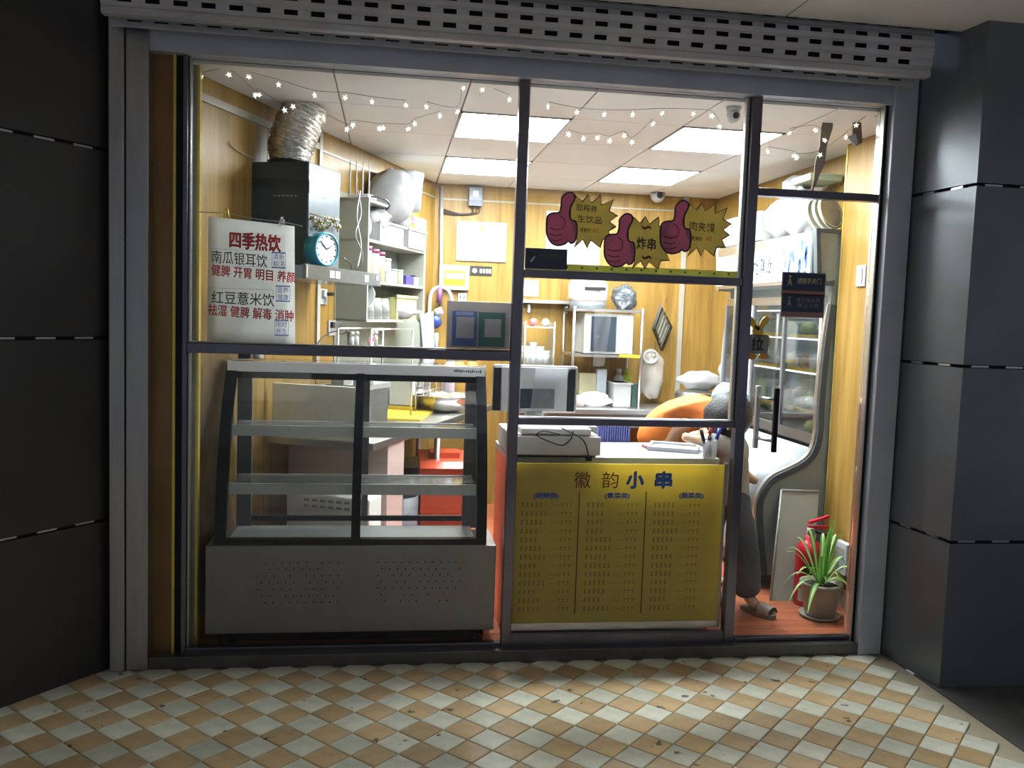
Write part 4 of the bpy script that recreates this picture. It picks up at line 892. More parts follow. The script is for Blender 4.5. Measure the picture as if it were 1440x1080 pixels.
MB().lathe([(.022, 0), (.022, .001)], (a.x * .5 + b.x * .5, 2.981, b.z - .055), 14, Matrix.Rotation(PI / 2, 3, 'X')).build('emblem', mat('gold_red_emblem', (.85, .45, .12), .5), wb_)
pr = MB()
for r in range(5):
    for q in range(2): pr.box(a.x + .04 + q * .19, a.x + .04 + q * .19 + random.uniform(.08, .15), 2.981, 2.982, b.z - .12 - r * .032, b.z - .113 - r * .032)
pr.build('printed_lines', mat('pale_grey_print', (.55, .55, .55), .6), wb_)
db = thing('distribution_panel', 'white distribution panel with amber window on the back wall', 'fuse box', back(638, 408)); a, b = back(617, 407, 2.96), back(660, 374, 2.96)
MB().box(a.x, b.x, 2.955, 3.0, a.z, b.z, bev=.005).build('cover', WHITE, db); MB().box(a.x + .04, b.x - .03, 2.95, 2.956, a.z + .035, b.z - .04).build('amber_window', mat('amber_plastic', (.75, .45, .06), .2), db); MB().box(a.x + .05, b.x - .04, 2.946, 2.95, a.z + .085, b.z - .06).build('breaker_row', GREYP, db)
sg = thing('small_black_sign', 'small black sign with pale lettering beside the distribution panel', 'sign', back(676, 388)); a, b = back(661, 387, 2.995), back(692, 375, 2.995)
MB().box(a.x, b.x, 2.994, 3.0, a.z, b.z).build('plate', BLACK, sg); MB().lathe([(.02, 0), (.02, .001)], (a.x + .035, 2.993, (a.z + b.z) / 2), 12, Matrix.Rotation(PI / 2, 3, 'X')).build('icon', OFFW, sg)
for k in range(4): MB().box(a.x + .075 + k * .024, a.x + .092 + k * .024, 2.992, 2.994, a.z + .02, b.z - .02).build('character', mat('pale_lime_print', (.65, .70, .45), .5), sg)
for u, v, lb in ((650, 418, 'white wall socket below the distribution panel'), (1012, 470, 'white hook plate on the rear wood wall')):
    q = back(u, v); t = thing('wall_socket', lb, 'socket', q); MB().box(q.x - .035, q.x + .035, 2.985, 3.0, q.z - .035, q.z + .035, bev=.003).build('plate', WHITE, t); MB().box(q.x - .018, q.x - .010, 2.983, 2.985, q.z - .01, q.z + .01).build('slot', BLACK, t); MB().box(q.x + .010, q.x + .018, 2.983, 2.985, q.z - .01, q.z + .01).build('slot', BLACK, t)
# gas regulator and hose
rg = thing('gas_regulator', 'blue gas regulator with white hose hanging at the back left corner', 'regulator', back(612, 470, 2.85))
MB().tube(spline([back(604, 490, 2.85), back(604, 430, 2.85), back(608, 410, 2.85), back(620, 404, 2.85), back(631, 410, 2.85), back(637, 428, 2.85)]), .016, 8).build('hose', WHITE, rg)
MB().tube([back(619, 404, 2.84), back(617, 426, 2.84)], .02, 8).build('valve_stem', mat('violet_valve', (.30, .10, .30), .4), rg); BLV = mat('regulator_blue', (.06, .12, .48), .35, .3)
MB().ball(back(612, 452, 2.84), (.05, .04, .055)).build('body', BLV, rg); MB().tube([back(612, 440, 2.84), back(622, 436, 2.84)], .03, 10).build('gauge', GREYP, rg); MB().tube([back(614, 468, 2.84), back(613, 495, 2.84)], .016, 8).build('outlet', WHITE, rg)
# papers and small shelf, back wall middle
for (u0, v0, u1, v1, lb) in ((766, 378, 846, 300, 'large white poster on the back wall behind the thumb stickers'), (734, 416, 758, 394, 'pale paper note on the back wall above the thin shelf')):
    a, b = back(u0, v0, 2.99), back(u1, v1, 2.99); t = thing('wall_paper_sheet', lb, 'paper', ((a.x + b.x) / 2, 2.995, a.z)); MB().box(a.x, b.x, 2.993, 2.998, a.z, b.z).build('sheet', WHITE, t)
    pr = MB()
    for r in range(4): pr.box(a.x + .04, b.x - .06, 2.992, 2.993, a.z + .02 + r * .025, a.z + .023 + r * .025)
    pr.build('printed_lines', mat('pale_grey_print', (.55, .55, .55), .6), t)
a, b = back(735, 428, 2.9), back(806, 421, 2.9); t = thing('thin_wall_shelf', 'thin white shelf strip across the back wall', 'shelf', (a.x, 2.95, a.z)); MB().box(a.x, b.x, 2.9, 3.0, (a.z + b.z) / 2 - .012, (a.z + b.z) / 2 + .012).build('board', WHITE, t)
for x in (a.x + .05, b.x - .05): MB().box(x, x + .015, 2.93, 3.0, a.z - .06, a.z).build('bracket', GREYP, t)
# steel prep table at the back
pt = thing('prep_table', 'long stainless prep table against the back wall', 'table', (1.75, 2.7, 0))
MB().box(.92, 2.52, 2.42, 2.98, .80, .84, bev=.004).build('top', STEEL, pt); MB().box(.94, 2.50, 2.44, 2.96, .70, .80).build('apron', mat('dull_grey_steel', (.42, .42, .43), .4, .8), pt)
for x in (.97, 2.47):
    for y in (2.47, 2.93): MB().box(x - .02, x + .02, y - .02, y + .02, 0, .70).build('leg', STEEL, pt)
# two-tier rack with microwave
def B(u, v): return P(u, v, 2.55)
rk = thing('steel_rack', 'two-tier stainless rack carrying the microwave', 'rack', (1.6, 2.7, .84)); rx0, rx1 = B(808, 450).x, B(904, 450).x
zt, zm = B(850, 436).z, B(850, 500).z
for x in (rx0, rx1):
    for y in (2.56, 2.94): MB().tube([(x, y, .84), (x, y, zt + .02)], .012, 8).build('post', STEEL, rk)
for z_ in (zt, zm): MB().box(rx0 - .01, rx1 + .01, 2.55, 2.95, z_ - .014, z_ + .006).build('tier', STEEL, rk)
mw = thing('microwave_oven', 'white microwave oven with dark door window on the rack', 'microwave', (1.6, 2.72, zm + .006)); a, b = B(821, 495), B(893, 441)
MB().box(a.x, b.x, 2.57, 2.92, zm + .012, b.z - .01, bev=.006).build('casing', WHITE, mw); c = B(831, 492); e = B(868, 446)
MB().box(c.x, e.x, 2.562, 2.572, zm + .03, b.z - .03).build('door_window', mat('blue_dark_glass', (.05, .07, .10), .12), mw); MB().box(e.x + .01, b.x - .01, 2.566, 2.571, zm + .02, b.z - .02).build('control_panel', mat('pale_panel', (.70, .73, .75), .35), mw)
for k in range(4): MB().box(e.x + .03, b.x - .03, 2.563, 2.566, zm + .05 + k * .04, zm + .062 + k * .04).build('button', GREYP, mw)
for x in (a.x + .04, b.x - .04): MB().box(x - .015, x + .015, 2.6, 2.9, zm + .006, zm + .012).build('foot', BLACK, mw)
rc = thing('rice_cooker', 'pale pink rice cooker with grey base on the top of the rack', 'rice cooker', (1.43, 2.74, zt + .006)); q = B(834, 430); cx = q.x; hz = B(834, 388).z - zt
MB().lathe([(.135, .006), (.14, .03), (.14, .06)], (cx, 2.74, zt), 28).build('base', mat('slate_base', (.22, .25, .28), .4), rc); MB().lathe([(.14, .06), (.15, .09), (.15, hz * .75), (.13, hz * .9), (.02, hz * .98)], (cx, 2.74, zt), 28).build('body', mat('pale_pink_enamel', (.74, .66, .66), .35), rc)
MB().box(cx - .06, cx + .10, 2.585, 2.592, zt + hz * .58, zt + hz * .68).build('name_band', BLACK, rc)
q = B(888, 420); bb = thing('black_bin_bag', 'crumpled dark plastic bag on the right end of the rack', 'bag', (q.x, 2.74, zt)); blob((q.x, 2.74, zt + .10), (.095, .10, .10), .22, 20, 14, 8).build('bag', mat('shiny_grey_bag', (.16, .18, .20), .2, .3, .3, 30, bump=.8, bscale=40), bb)
tag(MB().box(B(870, 500).x, B(898, 500).x, 2.52, 2.546, zm - .01, zm + .012).build('yellow_tag_strip', YEL), 'yellow strip lying on the front edge of the rack tier', 'strip')
# basket and things under the rack on the prep table
bs = thing('white_basin', 'white rectangular tub on the prep table under the rack', 'tub', (1.62, 2.62, .84)); a, b = B(863, 566), B(889, 539)
MB().box(a.x, b.x, 2.56, 2.80, .84, b.z, bev=.01).build('tub', WHITE, bs); MB().box(a.x - .008, b.x + .008, 2.552, 2.808, b.z - .012, b.z).build('rim', WHITE, bs)
tag(blob((B(838, 555).x, 2.60, .895), (.12, .09, .055), .3, 18, 10, 15).build('white_plastic_bag', BAGW), 'crumpled translucent white bag on the prep table', 'bag')
tag(blob((B(815, 558).x, 2.58, .88), (.055, .06, .045), .25, 14, 8, 16).build('pink_food_bag', mat('pale_pink_bag', (.82, .68, .66), .5)), 'pale pink bag on the prep table beside the till', 'bag')
for u, h, M, lb in ((853, .11, mat('clear_blue_plastic', (.62, .70, .76), .3), 'pale blue carton behind the crumpled white bag'),): 
    q = B(u, 530); tag(MB().box(q.x - .04, q.x + .04, 2.70, 2.76, .84, q.z + .05, bev=.004).build('carton', M), lb, 'carton')
q = B(836, 531); tag(MB().box(q.x - .08, q.x + .08, 2.72, 2.80, .84, q.z + .02, bev=.006).build('beige_box', mat('straw_beige', (.66, .60, .36), .6)), 'straw-coloured box behind the crumpled white bag', 'box')
for u, col, lb in ((870, (.78, .80, .82), 'white bottle standing behind the white tub'), (881, (.55, .68, .05), 'lime green bottle standing behind the white tub')):
    q = B(u, 525); t = thing('bottle', lb, 'bottle', (q.x, 2.84, .84)); z_ = q.z + .02; c_ = P(u, 530, 2.84).x; M = mat('bottle_%d' % u, col, .35)
    MB().lathe([(.035, 0), (.04, .01), (.04, (z_ - .84) * .75), (.02, (z_ - .84) * .85)], (c_, 2.84, .84), 16).build('body', M, t); MB().lathe([(.022, (z_ - .84) * .85), (.022, z_ - .84)], (c_, 2.84, .84), 12).build('cap', M, t)
q = B(896, 555); tag(MB().box(q.x - .03, q.x + .04, 2.60, 2.66, .84, q.z + .08, bev=.004).build('dark_green_box', mat('dark_green_box', (.06, .12, .11), .4)), 'dark green box at the right foot of the rack', 'box')
q = B(846, 440); hm = MB().grid(lambda a, b: Vector((q.x - .06 + a * .13 * (1 - .3 * b), 2.515 + .012 * math.sin(a * 9 + b * 6), q.z + .02 - b * .42)), 12, 14); tag(hm.build('hanging_plastic_bag', FILM), 'clear plastic bag hanging in front of the microwave', 'bag')
# acrylic rack with white cups left of the rack
ar = thing('acrylic_cup_rack', 'clear acrylic rack of white cups behind the till', 'rack', (1.0, 2.6, .84)); a, b = B(735, 540), B(779, 453)
AC = glass('clear_acrylic', (.93, .95, .95), .08, .05, haze=.08)
for x in (a.x, b.x): MB().box(x - .004, x + .004, 2.52, 2.80, .84, b.z).build('side', AC, ar)
for v in (460, 512, 530): z_ = B(750, v).z; MB().box(a.x, b.x, 2.52, 2.80, z_ - .005, z_ + .005).build('tier', OFFW if v == 460 else AC, ar)
for x in (a.x, b.x): MB().tube([(x, 2.515, .84), (x, 2.515, b.z)], .006, 6).build('edge_rod', STEEL, ar)
zc_ = B(750, 512).z + .006
for k, (u, s_) in enumerate(((741, 3), (750, 4), (760, 3), (769, 2))):
    x = B(u, 500).x; t = thing('cup_stack', ['leftmost', 'tallest', 'third', 'rightmost'][k] + ' stack of white cups in the acrylic rack', 'cups', (x, 2.6, zc_), 'white cups in the acrylic rack')
    for j in range(s_): MB().lathe([(.028, j * .03), (.038, j * .03 + .065), (.035, j * .03 + .065), (.026, j * .03 + .004)], (x, 2.6, zc_), 14).build('cup', WHITE, t)
for k, (u, c_) in enumerate(((752, (.85, .25, .25)), (770, (.85, .6, .55)))):
    q = B(u, 452); tag(blob((q.x, 2.62, B(750, 460).z + .035), (.03, .03, .03), .3, 10, 8, 50 + k).build('spice_bag', mat('spice_%d' % k, c_, .5)), ['small red bag on the acrylic rack', 'small pinkish bag on the right of the acrylic rack'][k], 'bag')
# hanging frame and plastic bag right of the rack
hf = thing('louvred_ornament', 'dark louvred frame hanging askew on the back wall', 'frame', (2.1, 2.9, 1.28)); fa = [P(921, 470, 2.72), P(934, 432, 2.8), P(946, 445, 2.94), P(930, 494, 2.94)]
fa = [P(920, 463, 2.70), P(931, 431, 2.70), P(946, 460, 2.96), P(932, 494, 2.96)]
fn = (fa[1] - fa[0]).cross(fa[3] - fa[0]).normalized() * .02
cen = sum(fa, Vector()) / 4
for i in range(4):
    p0, p1 = fa[i], fa[(i + 1) % 4]; MB().prism([p0, p1, p1.lerp(cen, .18), p0.lerp(cen, .18)], fn).build('frame_side', BLACK, hf)
for k in range(4):
    t0, t1 = .12 + k * .2, .24 + k * .2; MB().prism([fa[0].lerp(fa[3], t0), fa[1].lerp(fa[2], t0), fa[1].lerp(fa[2], t1), fa[0].lerp(fa[3], t1)], fn * .6).build('louvre', mat('grey_green_louvre', (.45, .50, .45), .4), hf)
MB().tube([fa[1], P(936, 418, 2.99)], .004, 5).build('cord', mat('red_cord', (.6, .2, .12), .5), hf)
hb_ = thing('hanging_bag', 'translucent bag of beige noodles hanging beside the rack', 'bag', P(918, 560, 2.88)); 
blob(P(917, 528, 2.88), (.095, .075, .18), .18, 20, 16, 61, .8).build('bag', glass('beige_clear_bag', (.95, .9, .8), .1, .15, haze=.45), hb_); blob(P(918, 530, 2.88), (.07, .05, .13), .25, 16, 12, 62).build('contents', mat('beige_noodles', (.66, .58, .45), .6, 0, .3, 30), hb_)
MB().tube([P(920, 500, 2.9), P(921, 482, 2.999)], .004, 5).build('hook', STEEL, hb_)
tor = [P(915, 502, 2.80) + Vector((math.cos(a) * .055, 0, math.sin(a) * .05)) for a in [k * PI / 8 for k in range(17)]]; MB().tube(tor, .014, 8, cap=False).build('tape_ring', WHITE, hb_)
# table on the right back with white bags
wt = thing('side_worktop', 'light blue-grey worktop at the right rear corner', 'table', (2.30, 2.55, 0)); 
wb2 = thing('white_flour_bag', 'white floppy flour bag lying at the right rear of the shop', 'bag', P(985, 548, 2.5)); zb = .84
blob(P(985, 535, 2.6), (.17, .10, .07), .2, 20, 12, 71).build('bag', bagm, wb2); blob(P(1022, 522, 2.6), (.06, .06, .10), .25, 14, 10, 72).build('neck', bagm, wb2)
bpy.data.objects.remove(wt)
lidp = thing('steel_pot', 'grey steel pot with a lid under the flour bag', 'pot', (2.2, 2.55, .84)); q = P(970, 550, 2.6); MB().lathe([(.15, 0), (.16, .01), (.16, q.z - .84 - .02), (.17, q.z - .84 - .015), (.14, q.z - .84), (.03, q.z - .84 + .02)], (q.x + .05, 2.6, .84), 28).build('pot', STEEL, lidp); MB().ball((q.x + .05, 2.6, q.z + .035), (.025, .025, .02)).build('knob', BLACK, lidp)
# board across the right rear wall, white boxes and bags on top of the cabinet
zt_ = top[0][1]
t = thing('white_carton', 'long white carton lying on the rear end of the refrigerated cabinet', 'carton', (2.42, 1.9, zt_)); MB().box(hx + .02, 2.57, 1.55, 2.25, zt_, zt_ + .19, bev=.006).build('carton', WHITE, t); MB().box(hx + .015, hx + .02, 1.62, 1.75, zt_ + .05, zt_ + .12).build('printed_mark', mat('lime_print', (.70, .80, .15), .5), t)
for k, (y, r, lb) in enumerate(((1.42, (.12, .13, .13), 'big white plastic bag on the cabinet beside the carton'), (1.20, (.11, .12, .15), 'crumpled white plastic bag in the middle of the cabinet top'), (1.30, (.08, .09, .08), 'small white bag on top of the pile above the cabinet'))):
    z_ = zt_ + r[2] * .9 + (.22 if k == 2 else 0); tag(blob((2.43, y, z_), r, .22, 20, 14, 80 + k).build('white_plastic_bag', bagm), lb, 'bag', 'white bags on the refrigerated cabinet')
for k, y in enumerate((.98, .90, .83)):
    t = thing('round_tray', ['upright cream round tray leaning on the white bags', 'second cream tray of the leaning row', 'round cream tray nearest the door on the cabinet'][k], 'tray', (2.42, y, zt_ + .002), 'round trays on the refrigerated cabinet')
    ml = Matrix.Rotation(math.radians(72), 3, 'X') @ Matrix.Rotation(0, 3, 'Z'); ml = Matrix.Rotation(math.radians(25), 3, 'Z') @ ml; c = Vector((2.42, y, zt_ + .10))
    MB().lathe([(.085, -.004), (.085, .004)], c, 24, ml).build('disc', mat('pale_clear_lid', (.68, .66, .58), .4), t); MB().lathe([(.085, -.008), (.098, -.008), (.098, .008), (.085, .008), (.085, -.008)], c, 24, ml).build('rim', mat('cream_lid_rim', (.80, .78, .60), .4), t)
t = thing('dish_box', 'pale green flat box lying on top of the white bags', 'box', (2.45, 1.05, zt_ + .28)); MB().box(2.36, 2.56, .98, 1.22, zt_ + .30, zt_ + .34, bev=.004).build('box', mat('pale_green_box', (.62, .72, .50), .5), t)
# ================================================================== beside the door
lb_ = thing('leaning_board', 'pale white board leaning against the side of the refrigerated cabinet', 'board', (2.2, .62, 0))
a0, a1 = Pz(1083, 845, 0), Pz(1140, 846, 0); b0, b1 = P(1099, 689, .735), P(1152, 691, .735)
a1.z = 0; a0.z = 0; nn_ = (a1 - a0).cross(b0 - a0).normalized() * .012
MB().prism([a0, a1, b1, b0], -nn_).build('board', mat('pale_green_white_board', (.54, .57, .49), .5, 0, .03), lb_)
for p0, p1 in ((a0, b0), (b0, b1)): MB().tube([p0, p1], .006, 6).build('edge_strip', WHITE, lb_)
fe = thing('fire_extinguisher', 'red fire extinguisher on the floor behind the potted plant', 'fire extinguisher', (2.262, .535, 0)); FR = mat('extinguisher_red', (.40, .012, .03), .25, 0, .08)
ec = Vector((2.262, .535, 0)); 
MB().lathe([(.066, 0), (.07, .01), (.07, .28), (.066, .31), (.045, .345), (.022, .36), (.022, .385)], ec, 28).build('cylinder', FR, fe)
MB().tube([ec + Vector((0, 0, .385)), ec + Vector((0, 0, .42))], .018, 10).build('valve', STEEL, fe)
MB().box(ec.x - .015, ec.x + .10, ec.y - .012, ec.y + .012, .415, .43).build('carry_handle', FR, fe); MB().prism([Vector((ec.x - .01, ec.y - .012, .44)), Vector((ec.x + .10, ec.y - .012, .475)), Vector((ec.x + .10, ec.y - .012, .487)), Vector((ec.x - .01, ec.y - .012, .455))], (0, .024, 0)).build('squeeze_lever', FR, fe)
MB().lathe([(.022, 0), (.022, .01)], ec + Vector((-.01, -.025, .40)), 16, Matrix.Rotation(PI / 2, 3, 'X')).build('gauge', OFFW, fe)
MB().tube(spline([ec + Vector((.02, 0, .40)), ec + Vector((.07, -.03, .39)), ec + Vector((.10, -.03, .33)), ec + Vector((.085, -.03, .2))]), .010, 8).build('hose', BLACK, fe)
def arcpatch(z0, z1, a0, a1, r, M, name, p):
    mb = MB(); mb.grid(lambda u, v: ec + Vector((r * math.cos(a0 + (a1 - a0) * u), r * math.sin(a0 + (a1 - a0) * u), z0 + (z1 - z0) * v)), 10, 1); return mb.build(name, M, p)
arcpatch(.10, .24, -2.3, -.9, .0712, BLACK, 'label_band', fe); arcpatch(.03, .10, -2.7, -1.9, .0712, WHITE, 'label_lower', fe); arcpatch(.04, .09, -1.8, -1.0, .0712, BLACK, 'label_lower', fe)
LIM = mat('lime_yellow_print', (.65, .72, .08), .5)
letters('灭火', ec + Vector((.004, -.0735, .205)), .075, .04, LIM, fe, bold=.001); letters('器', ec + Vector((.012, -.0735, .155)), .036, .038, LIM, fe, bold=.001)
pl = thing('potted_plant', 'spider plant with striped arching leaves in an olive pot', 'plant', (2.235, .33, 0)); pc = Vector((2.235, .335, 0)); OLV = mat('olive_grey_glaze', (.26, .25, .18), .35, 0, .12)
MB().lathe([(.075, 0), (.095, .004), (.105, .018), (.098, .018), (.09, .008)], pc, 28).build('saucer', mat('pale_saucer', (.45, .42, .36), .4), pl)
MB().lathe([(.06, .01), (.075, .02), (.095, .12), (.102, .165), (.108, .17), (.108, .185), (.096, .185), (.09, .165)], pc, 32).build('pot', OLV, pl); MB().lathe([(.09, .165), (.0, .17)], pc, 20).build('soil', mat('dark_soil', (.04, .03, .02), .9), pl)
LG = mat('leaf_green', (.14, .36, .06), .4, 0, .3, 8, transl=.25); LP = mat('leaf_pale_stripe', (.55, .62, .35), .45, 0, .1, transl=.25)
rl = random.Random(14)
def leaf(ang, l, h, droop, w):
    mb = MB(); ms = MB(); n = 9; dv = Vector((math.cos(ang), math.sin(ang), 0)); sd = Vector((-dv.y, dv.x, 0)); L0 = []; 
    for i in range(n + 1):
        t = i / n; c = pc + Vector((0, 0, .175)) + dv * (l * (t ** .9) + .015) + Vector((0, 0, h * math.sin(min(t * 1.7, PI) * .9) - droop * t * t)); ww = w * (math.sin(PI * (.12 + .86 * t)) ** .8)
        L0.append((c, ww))
    vs = []; vs2 = []
    for c, ww in L0: vs += [c - sd * ww + Vector((0, 0, ww * .4)), c, c + sd * ww + Vector((0, 0, ww * .4))]; vs2 += [c - sd * ww * .3 + Vector((0, 0, ww * .13 + .001)), c + Vector((0, 0, .001)), c + sd * ww * .3 + Vector((0, 0, ww * .13 + .001))]
    fs = [(i * 3 + j, i * 3 + j + 1, i * 3 + j + 4, i * 3 + j + 3) for i in range(n) for j in (0, 1)]
    o = mb.add(vs, fs, True).build('leaf', LG, pl); ms.add(vs2, fs, True).build('leaf_stripe', LP, o)
for ang, l, h, dr_, w in ((2.9, .17, .12, .14, .009), (3.4, .20, .10, .18, .010), (2.6, .16, .22, .06, .012), (3.1, .19, .20, .03, .011), (3.6, .17, .17, .10, .011), (4.2, .10, .20, .03, .014), (4.6, .06, .30, .0, .015), (4.9, .05, .33, -.02, .015), (5.3, .08, .30, .02, .014), (5.8, .16, .20, .16, .012), (6.1, .17, .12, .22, .013), (.2, .14, .18, .06, .013), (.7, .12, .24, .0, .012), (1.2, .09, .26, .02, .013), (1.8, .10, .28, .02, .012), (2.2, .14, .24, .03, .012), (5.0, .11, .14, .08, .012), (3.9, .20, .06, .16, .013), (4.4, .10, .10, .06, .012), (5.5, .15, .10, .12, .013), (.4, .17, .20, .12, .011)):
    leaf(ang + rl.uniform(-.1, .1), l, h, dr_, w)
q = Px(1192, 810, 2.44); t = thing('wall_box', 'small grey box on the skirting behind the plant', 'box', (2.42, .40, .20)); MB().box(2.40, 2.434, .40, .52, .19, .36, bev=.004).build('box', GREYP, t); MB().box(2.398, 2.40, .42, .50, .22, .33).build('cover', OFFW, t)
q = Px(1213, 388, 2.45); t = thing('light_switch', 'grey light switch plate on the wood wall by the door', 'switch', q); MB().box(2.438, 2.45, q.y - .045, q.y + .045, q.z - .055, q.z + .055, bev=.003).build('plate', GREYP, t); MB().box(2.434, 2.438, q.y - .02, q.y + .02, q.z - .04, q.z + .04).build('rocker', OFFW, t)
for k, (x, y, M, lb) in enumerate(((2.02, .80, mat('kraft_paper', (.55, .42, .25), .7), 'crumpled kraft paper under the cabinet edge'), (1.86, .86, YEL, 'yellow scrap of packaging on the floor behind the person'), (1.97, .88, OFFW, 'white scrap of paper on the floor by the cabinet'))):
    tag(blob((x, y, .02), (.05, .04, .02), .4, 12, 6, 90 + k).build('paper_scrap', M), lb, 'paper scrap')
# ================================================================== on the glass
def GL(u, v, y=-.006): return P(u, v, y)
# hand-written poster
po = thing('handwritten_poster', 'white hand-written drinks poster clipped up behind the left window', 'poster', P(352, 484, .03))
pc_ = [P(291, 479, .03), P(415, 485, .03), P(414, 318, .03), P(293, 304, .03)]
def ppt(a, b):
    p0 = pc_[0].lerp(pc_[1], a); p1 = pc_[3].lerp(pc_[2], a); return p0.lerp(p1, b) + Vector((0, .004 * math.sin(a * 6 + b * 2), 0))
solid(MB().grid(lambda a, b: ppt(a, b), 8, 10).build('sheet', PAPER, po), .0008)
def pl_(txt, u, v, wpx, hpx, M, bold=0.0, skew=.05): q = P(u, v, .024); k = .00315; letters(txt, q, wpx * k, hpx * k, M, po, off=.002, bold=bold, skew=-skew)
pl_('四季热饮', 359, 340, 66, 22, INKR, .0025); pl_('四季热饮', 359, 340, 64, 20, INKK, 0)
pl_('南瓜银耳饮', 337, 364, 72, 17, INKK, .0003); pl_('健脾 开胃 明目 养颜', 357, 385, 110, 15, INKR, .0008, .06)
pl_('红豆薏米饮', 342, 420, 82, 17, INKK, .0003, .02); pl_('祛湿 健脾 解毒 消肿', 353, 440, 112, 15, INKR, .0008)
for a_, b_, u, v in (('清新', '解渴', 392, 366), ('营养', '健康', 398, 413), ('限时', '养生', 396, 461)):
    pl_(a_, u, v - 5, 15, 8, INKB, 0, 0); pl_(b_, u, v + 5, 15, 8, INKB, 0, 0)
    for k_, (dx0, dz0, dx1, dz1) in enumerate(((-10, -11, 10, -10), (-10, 10, 10, 11), (-10, -11, -9.2, 11), (9.2, -11, 10, 11))):
        p0 = P(u + dx0, v + dz1, .0235); p1 = P(u + dx1, v + dz0, .0235); MB().box(p0.x, p1.x, .0205, .0212, p0.z, p1.z).build('stamp_border', INKB, po)
for (u0, v0, u1, v1) in ((297, 353, 372, 373), (296, 408, 384, 431)):
    p0, p1 = P(u0, v1, .0235), P(u1, v0, .0235)
    for b in ((p0.x, p1.x, p0.z, p0.z + .001), (p0.x, p1.x, p1.z, p1.z + .001), (p0.x, p0.x + .001, p0.z, p1.z), (p1.x, p1.x + .001, p0.z, p1.z)): MB().box(b[0], b[1], .0205, .0212, b[2], b[3]).build('dashed_border', INKB, po)
for k_, (u, v, M) in enumerate(((318, 300, GOLD), (396, 312, AC))):
    q = P(u, v, .026); t = thing('bulldog_clip', ['gold clip holding the left top corner of the poster', 'clear clip holding the right top corner of the poster'][k_], 'clip', q, 'clips of the poster'); MB().tube([q + Vector((-.008, 0, -.02)), q + Vector((0, -.004, .02))], [.006, .004], 6).build('jaw', M, t); MB().tube([q + Vector((.010, 0, -.016)), q + Vector((.004, -.004, .022))], [.006, .004], 6).build('jaw', M, t)
tag(MB().tube(spline([P(280, 298, .03), P(318, 300, .03), P(360, 308, .03), P(396, 312, .03), P(425, 318, .03)]), .0018, 5).build('hanging_string', OFFW), 'thin string from which the poster hangs', 'string')
# thumbs-up burst stickers
Z0 = (760, 260, 8.307)
burst = [(410, 120), (490, 190), (550, 110), (600, 200), (710, 115), (715, 230), (860, 165), (810, 300), (910, 360), (815, 430), (890, 490), (800, 545), (840, 640), (735, 640), (700, 740), (590, 655), (545, 745), (495, 645), (390, 740), (420, 640), (380, 500), (340, 400), (340, 250)]
thumb = [(240, 150), (290, 95), (350, 78), (400, 105), (408, 170), (368, 250), (350, 330), (365, 400), (418, 420), (438, 500), (430, 600), (400, 675), (350, 690), (325, 670), (285, 700), (200, 718), (130, 690), (80, 620), (62, 540), (66, 400), (90, 345), (150, 318), (215, 312), (235, 230)]
def zpt(p, off): return (Z0[0] + p[0] / Z0[2] + off[0], Z0[1] + p[1] / Z0[2] + off[1])
def grow(poly, k):
    n = len(poly); out = []
    for i in range(n):
        a = Vector(poly[i - 1]); b = Vector(poly[i]); c = Vector(poly[(i + 1) % n]); t = ((b - a).normalized() + (c - b).normalized()); t = t.normalized() if t.length > 1e-6 else (b - a).normalized()
        nn = Vector((t.y, -t.x)); out.append(tuple(b + nn * k))
    return out
MUS = mat('mustard_sticker', (.56, .47, .16), .5, 0, .08, transl=.25); MAR = mat('magenta_thumb', (.46, .16, .25), .5, 0, .1, transl=.25); BRD = mat('brown_outline', (.16, .04, .02), .5); NAV = mat('dark_violet_outline', (.05, .025, .07), .5)
stk = [((0, 0), 'leftmost thumbs-up burst sticker advertising drinks on the middle window', .0), ((81.3, 30), 'middle thumbs-up burst sticker hung lowest, advertising fried skewers', .002), ((160, 11.6), 'rightmost thumbs-up burst sticker advertising meat buns', .004)]
def ring(o_, i_):
    n_ = len(o_); m_ = MB(); e_ = Vector((0, .0004, 0)); m_.add(o_ + i_ + [p + e_ for p in o_] + [p + e_ for p in i_], [(k, (k + 1) % n_, n_ + (k + 1) % n_, n_ + k) for k in range(n_)] + [(2 * n_ + k, 2 * n_ + (k + 1) % n_, 3 * n_ + (k + 1) % n_, 3 * n_ + k) for k in range(n_)] + [(k, (k + 1) % n_, 2 * n_ + (k + 1) % n_, 2 * n_ + k) for k in range(n_)]); return m_
def smooth_closed(poly, n=3):
    pts = [Vector((x, y, 0)) for x, y in poly]; out = []; m_ = len(pts)
    for i in range(m_):
        p0, p1, p2, p3 = pts[i - 1], pts[i], pts[(i + 1) % m_], pts[(i + 2) % m_]
        for k in range(n):
            t = k / n; q = 0.5 * ((2 * p1) + (p2 - p0) * t + (2 * p0 - 5 * p1 + 4 * p2 - p3) * t * t + (3 * p1 - p0 - 3 * p2 + p3) * t ** 3); out.append((q.x, q.y))
    return out
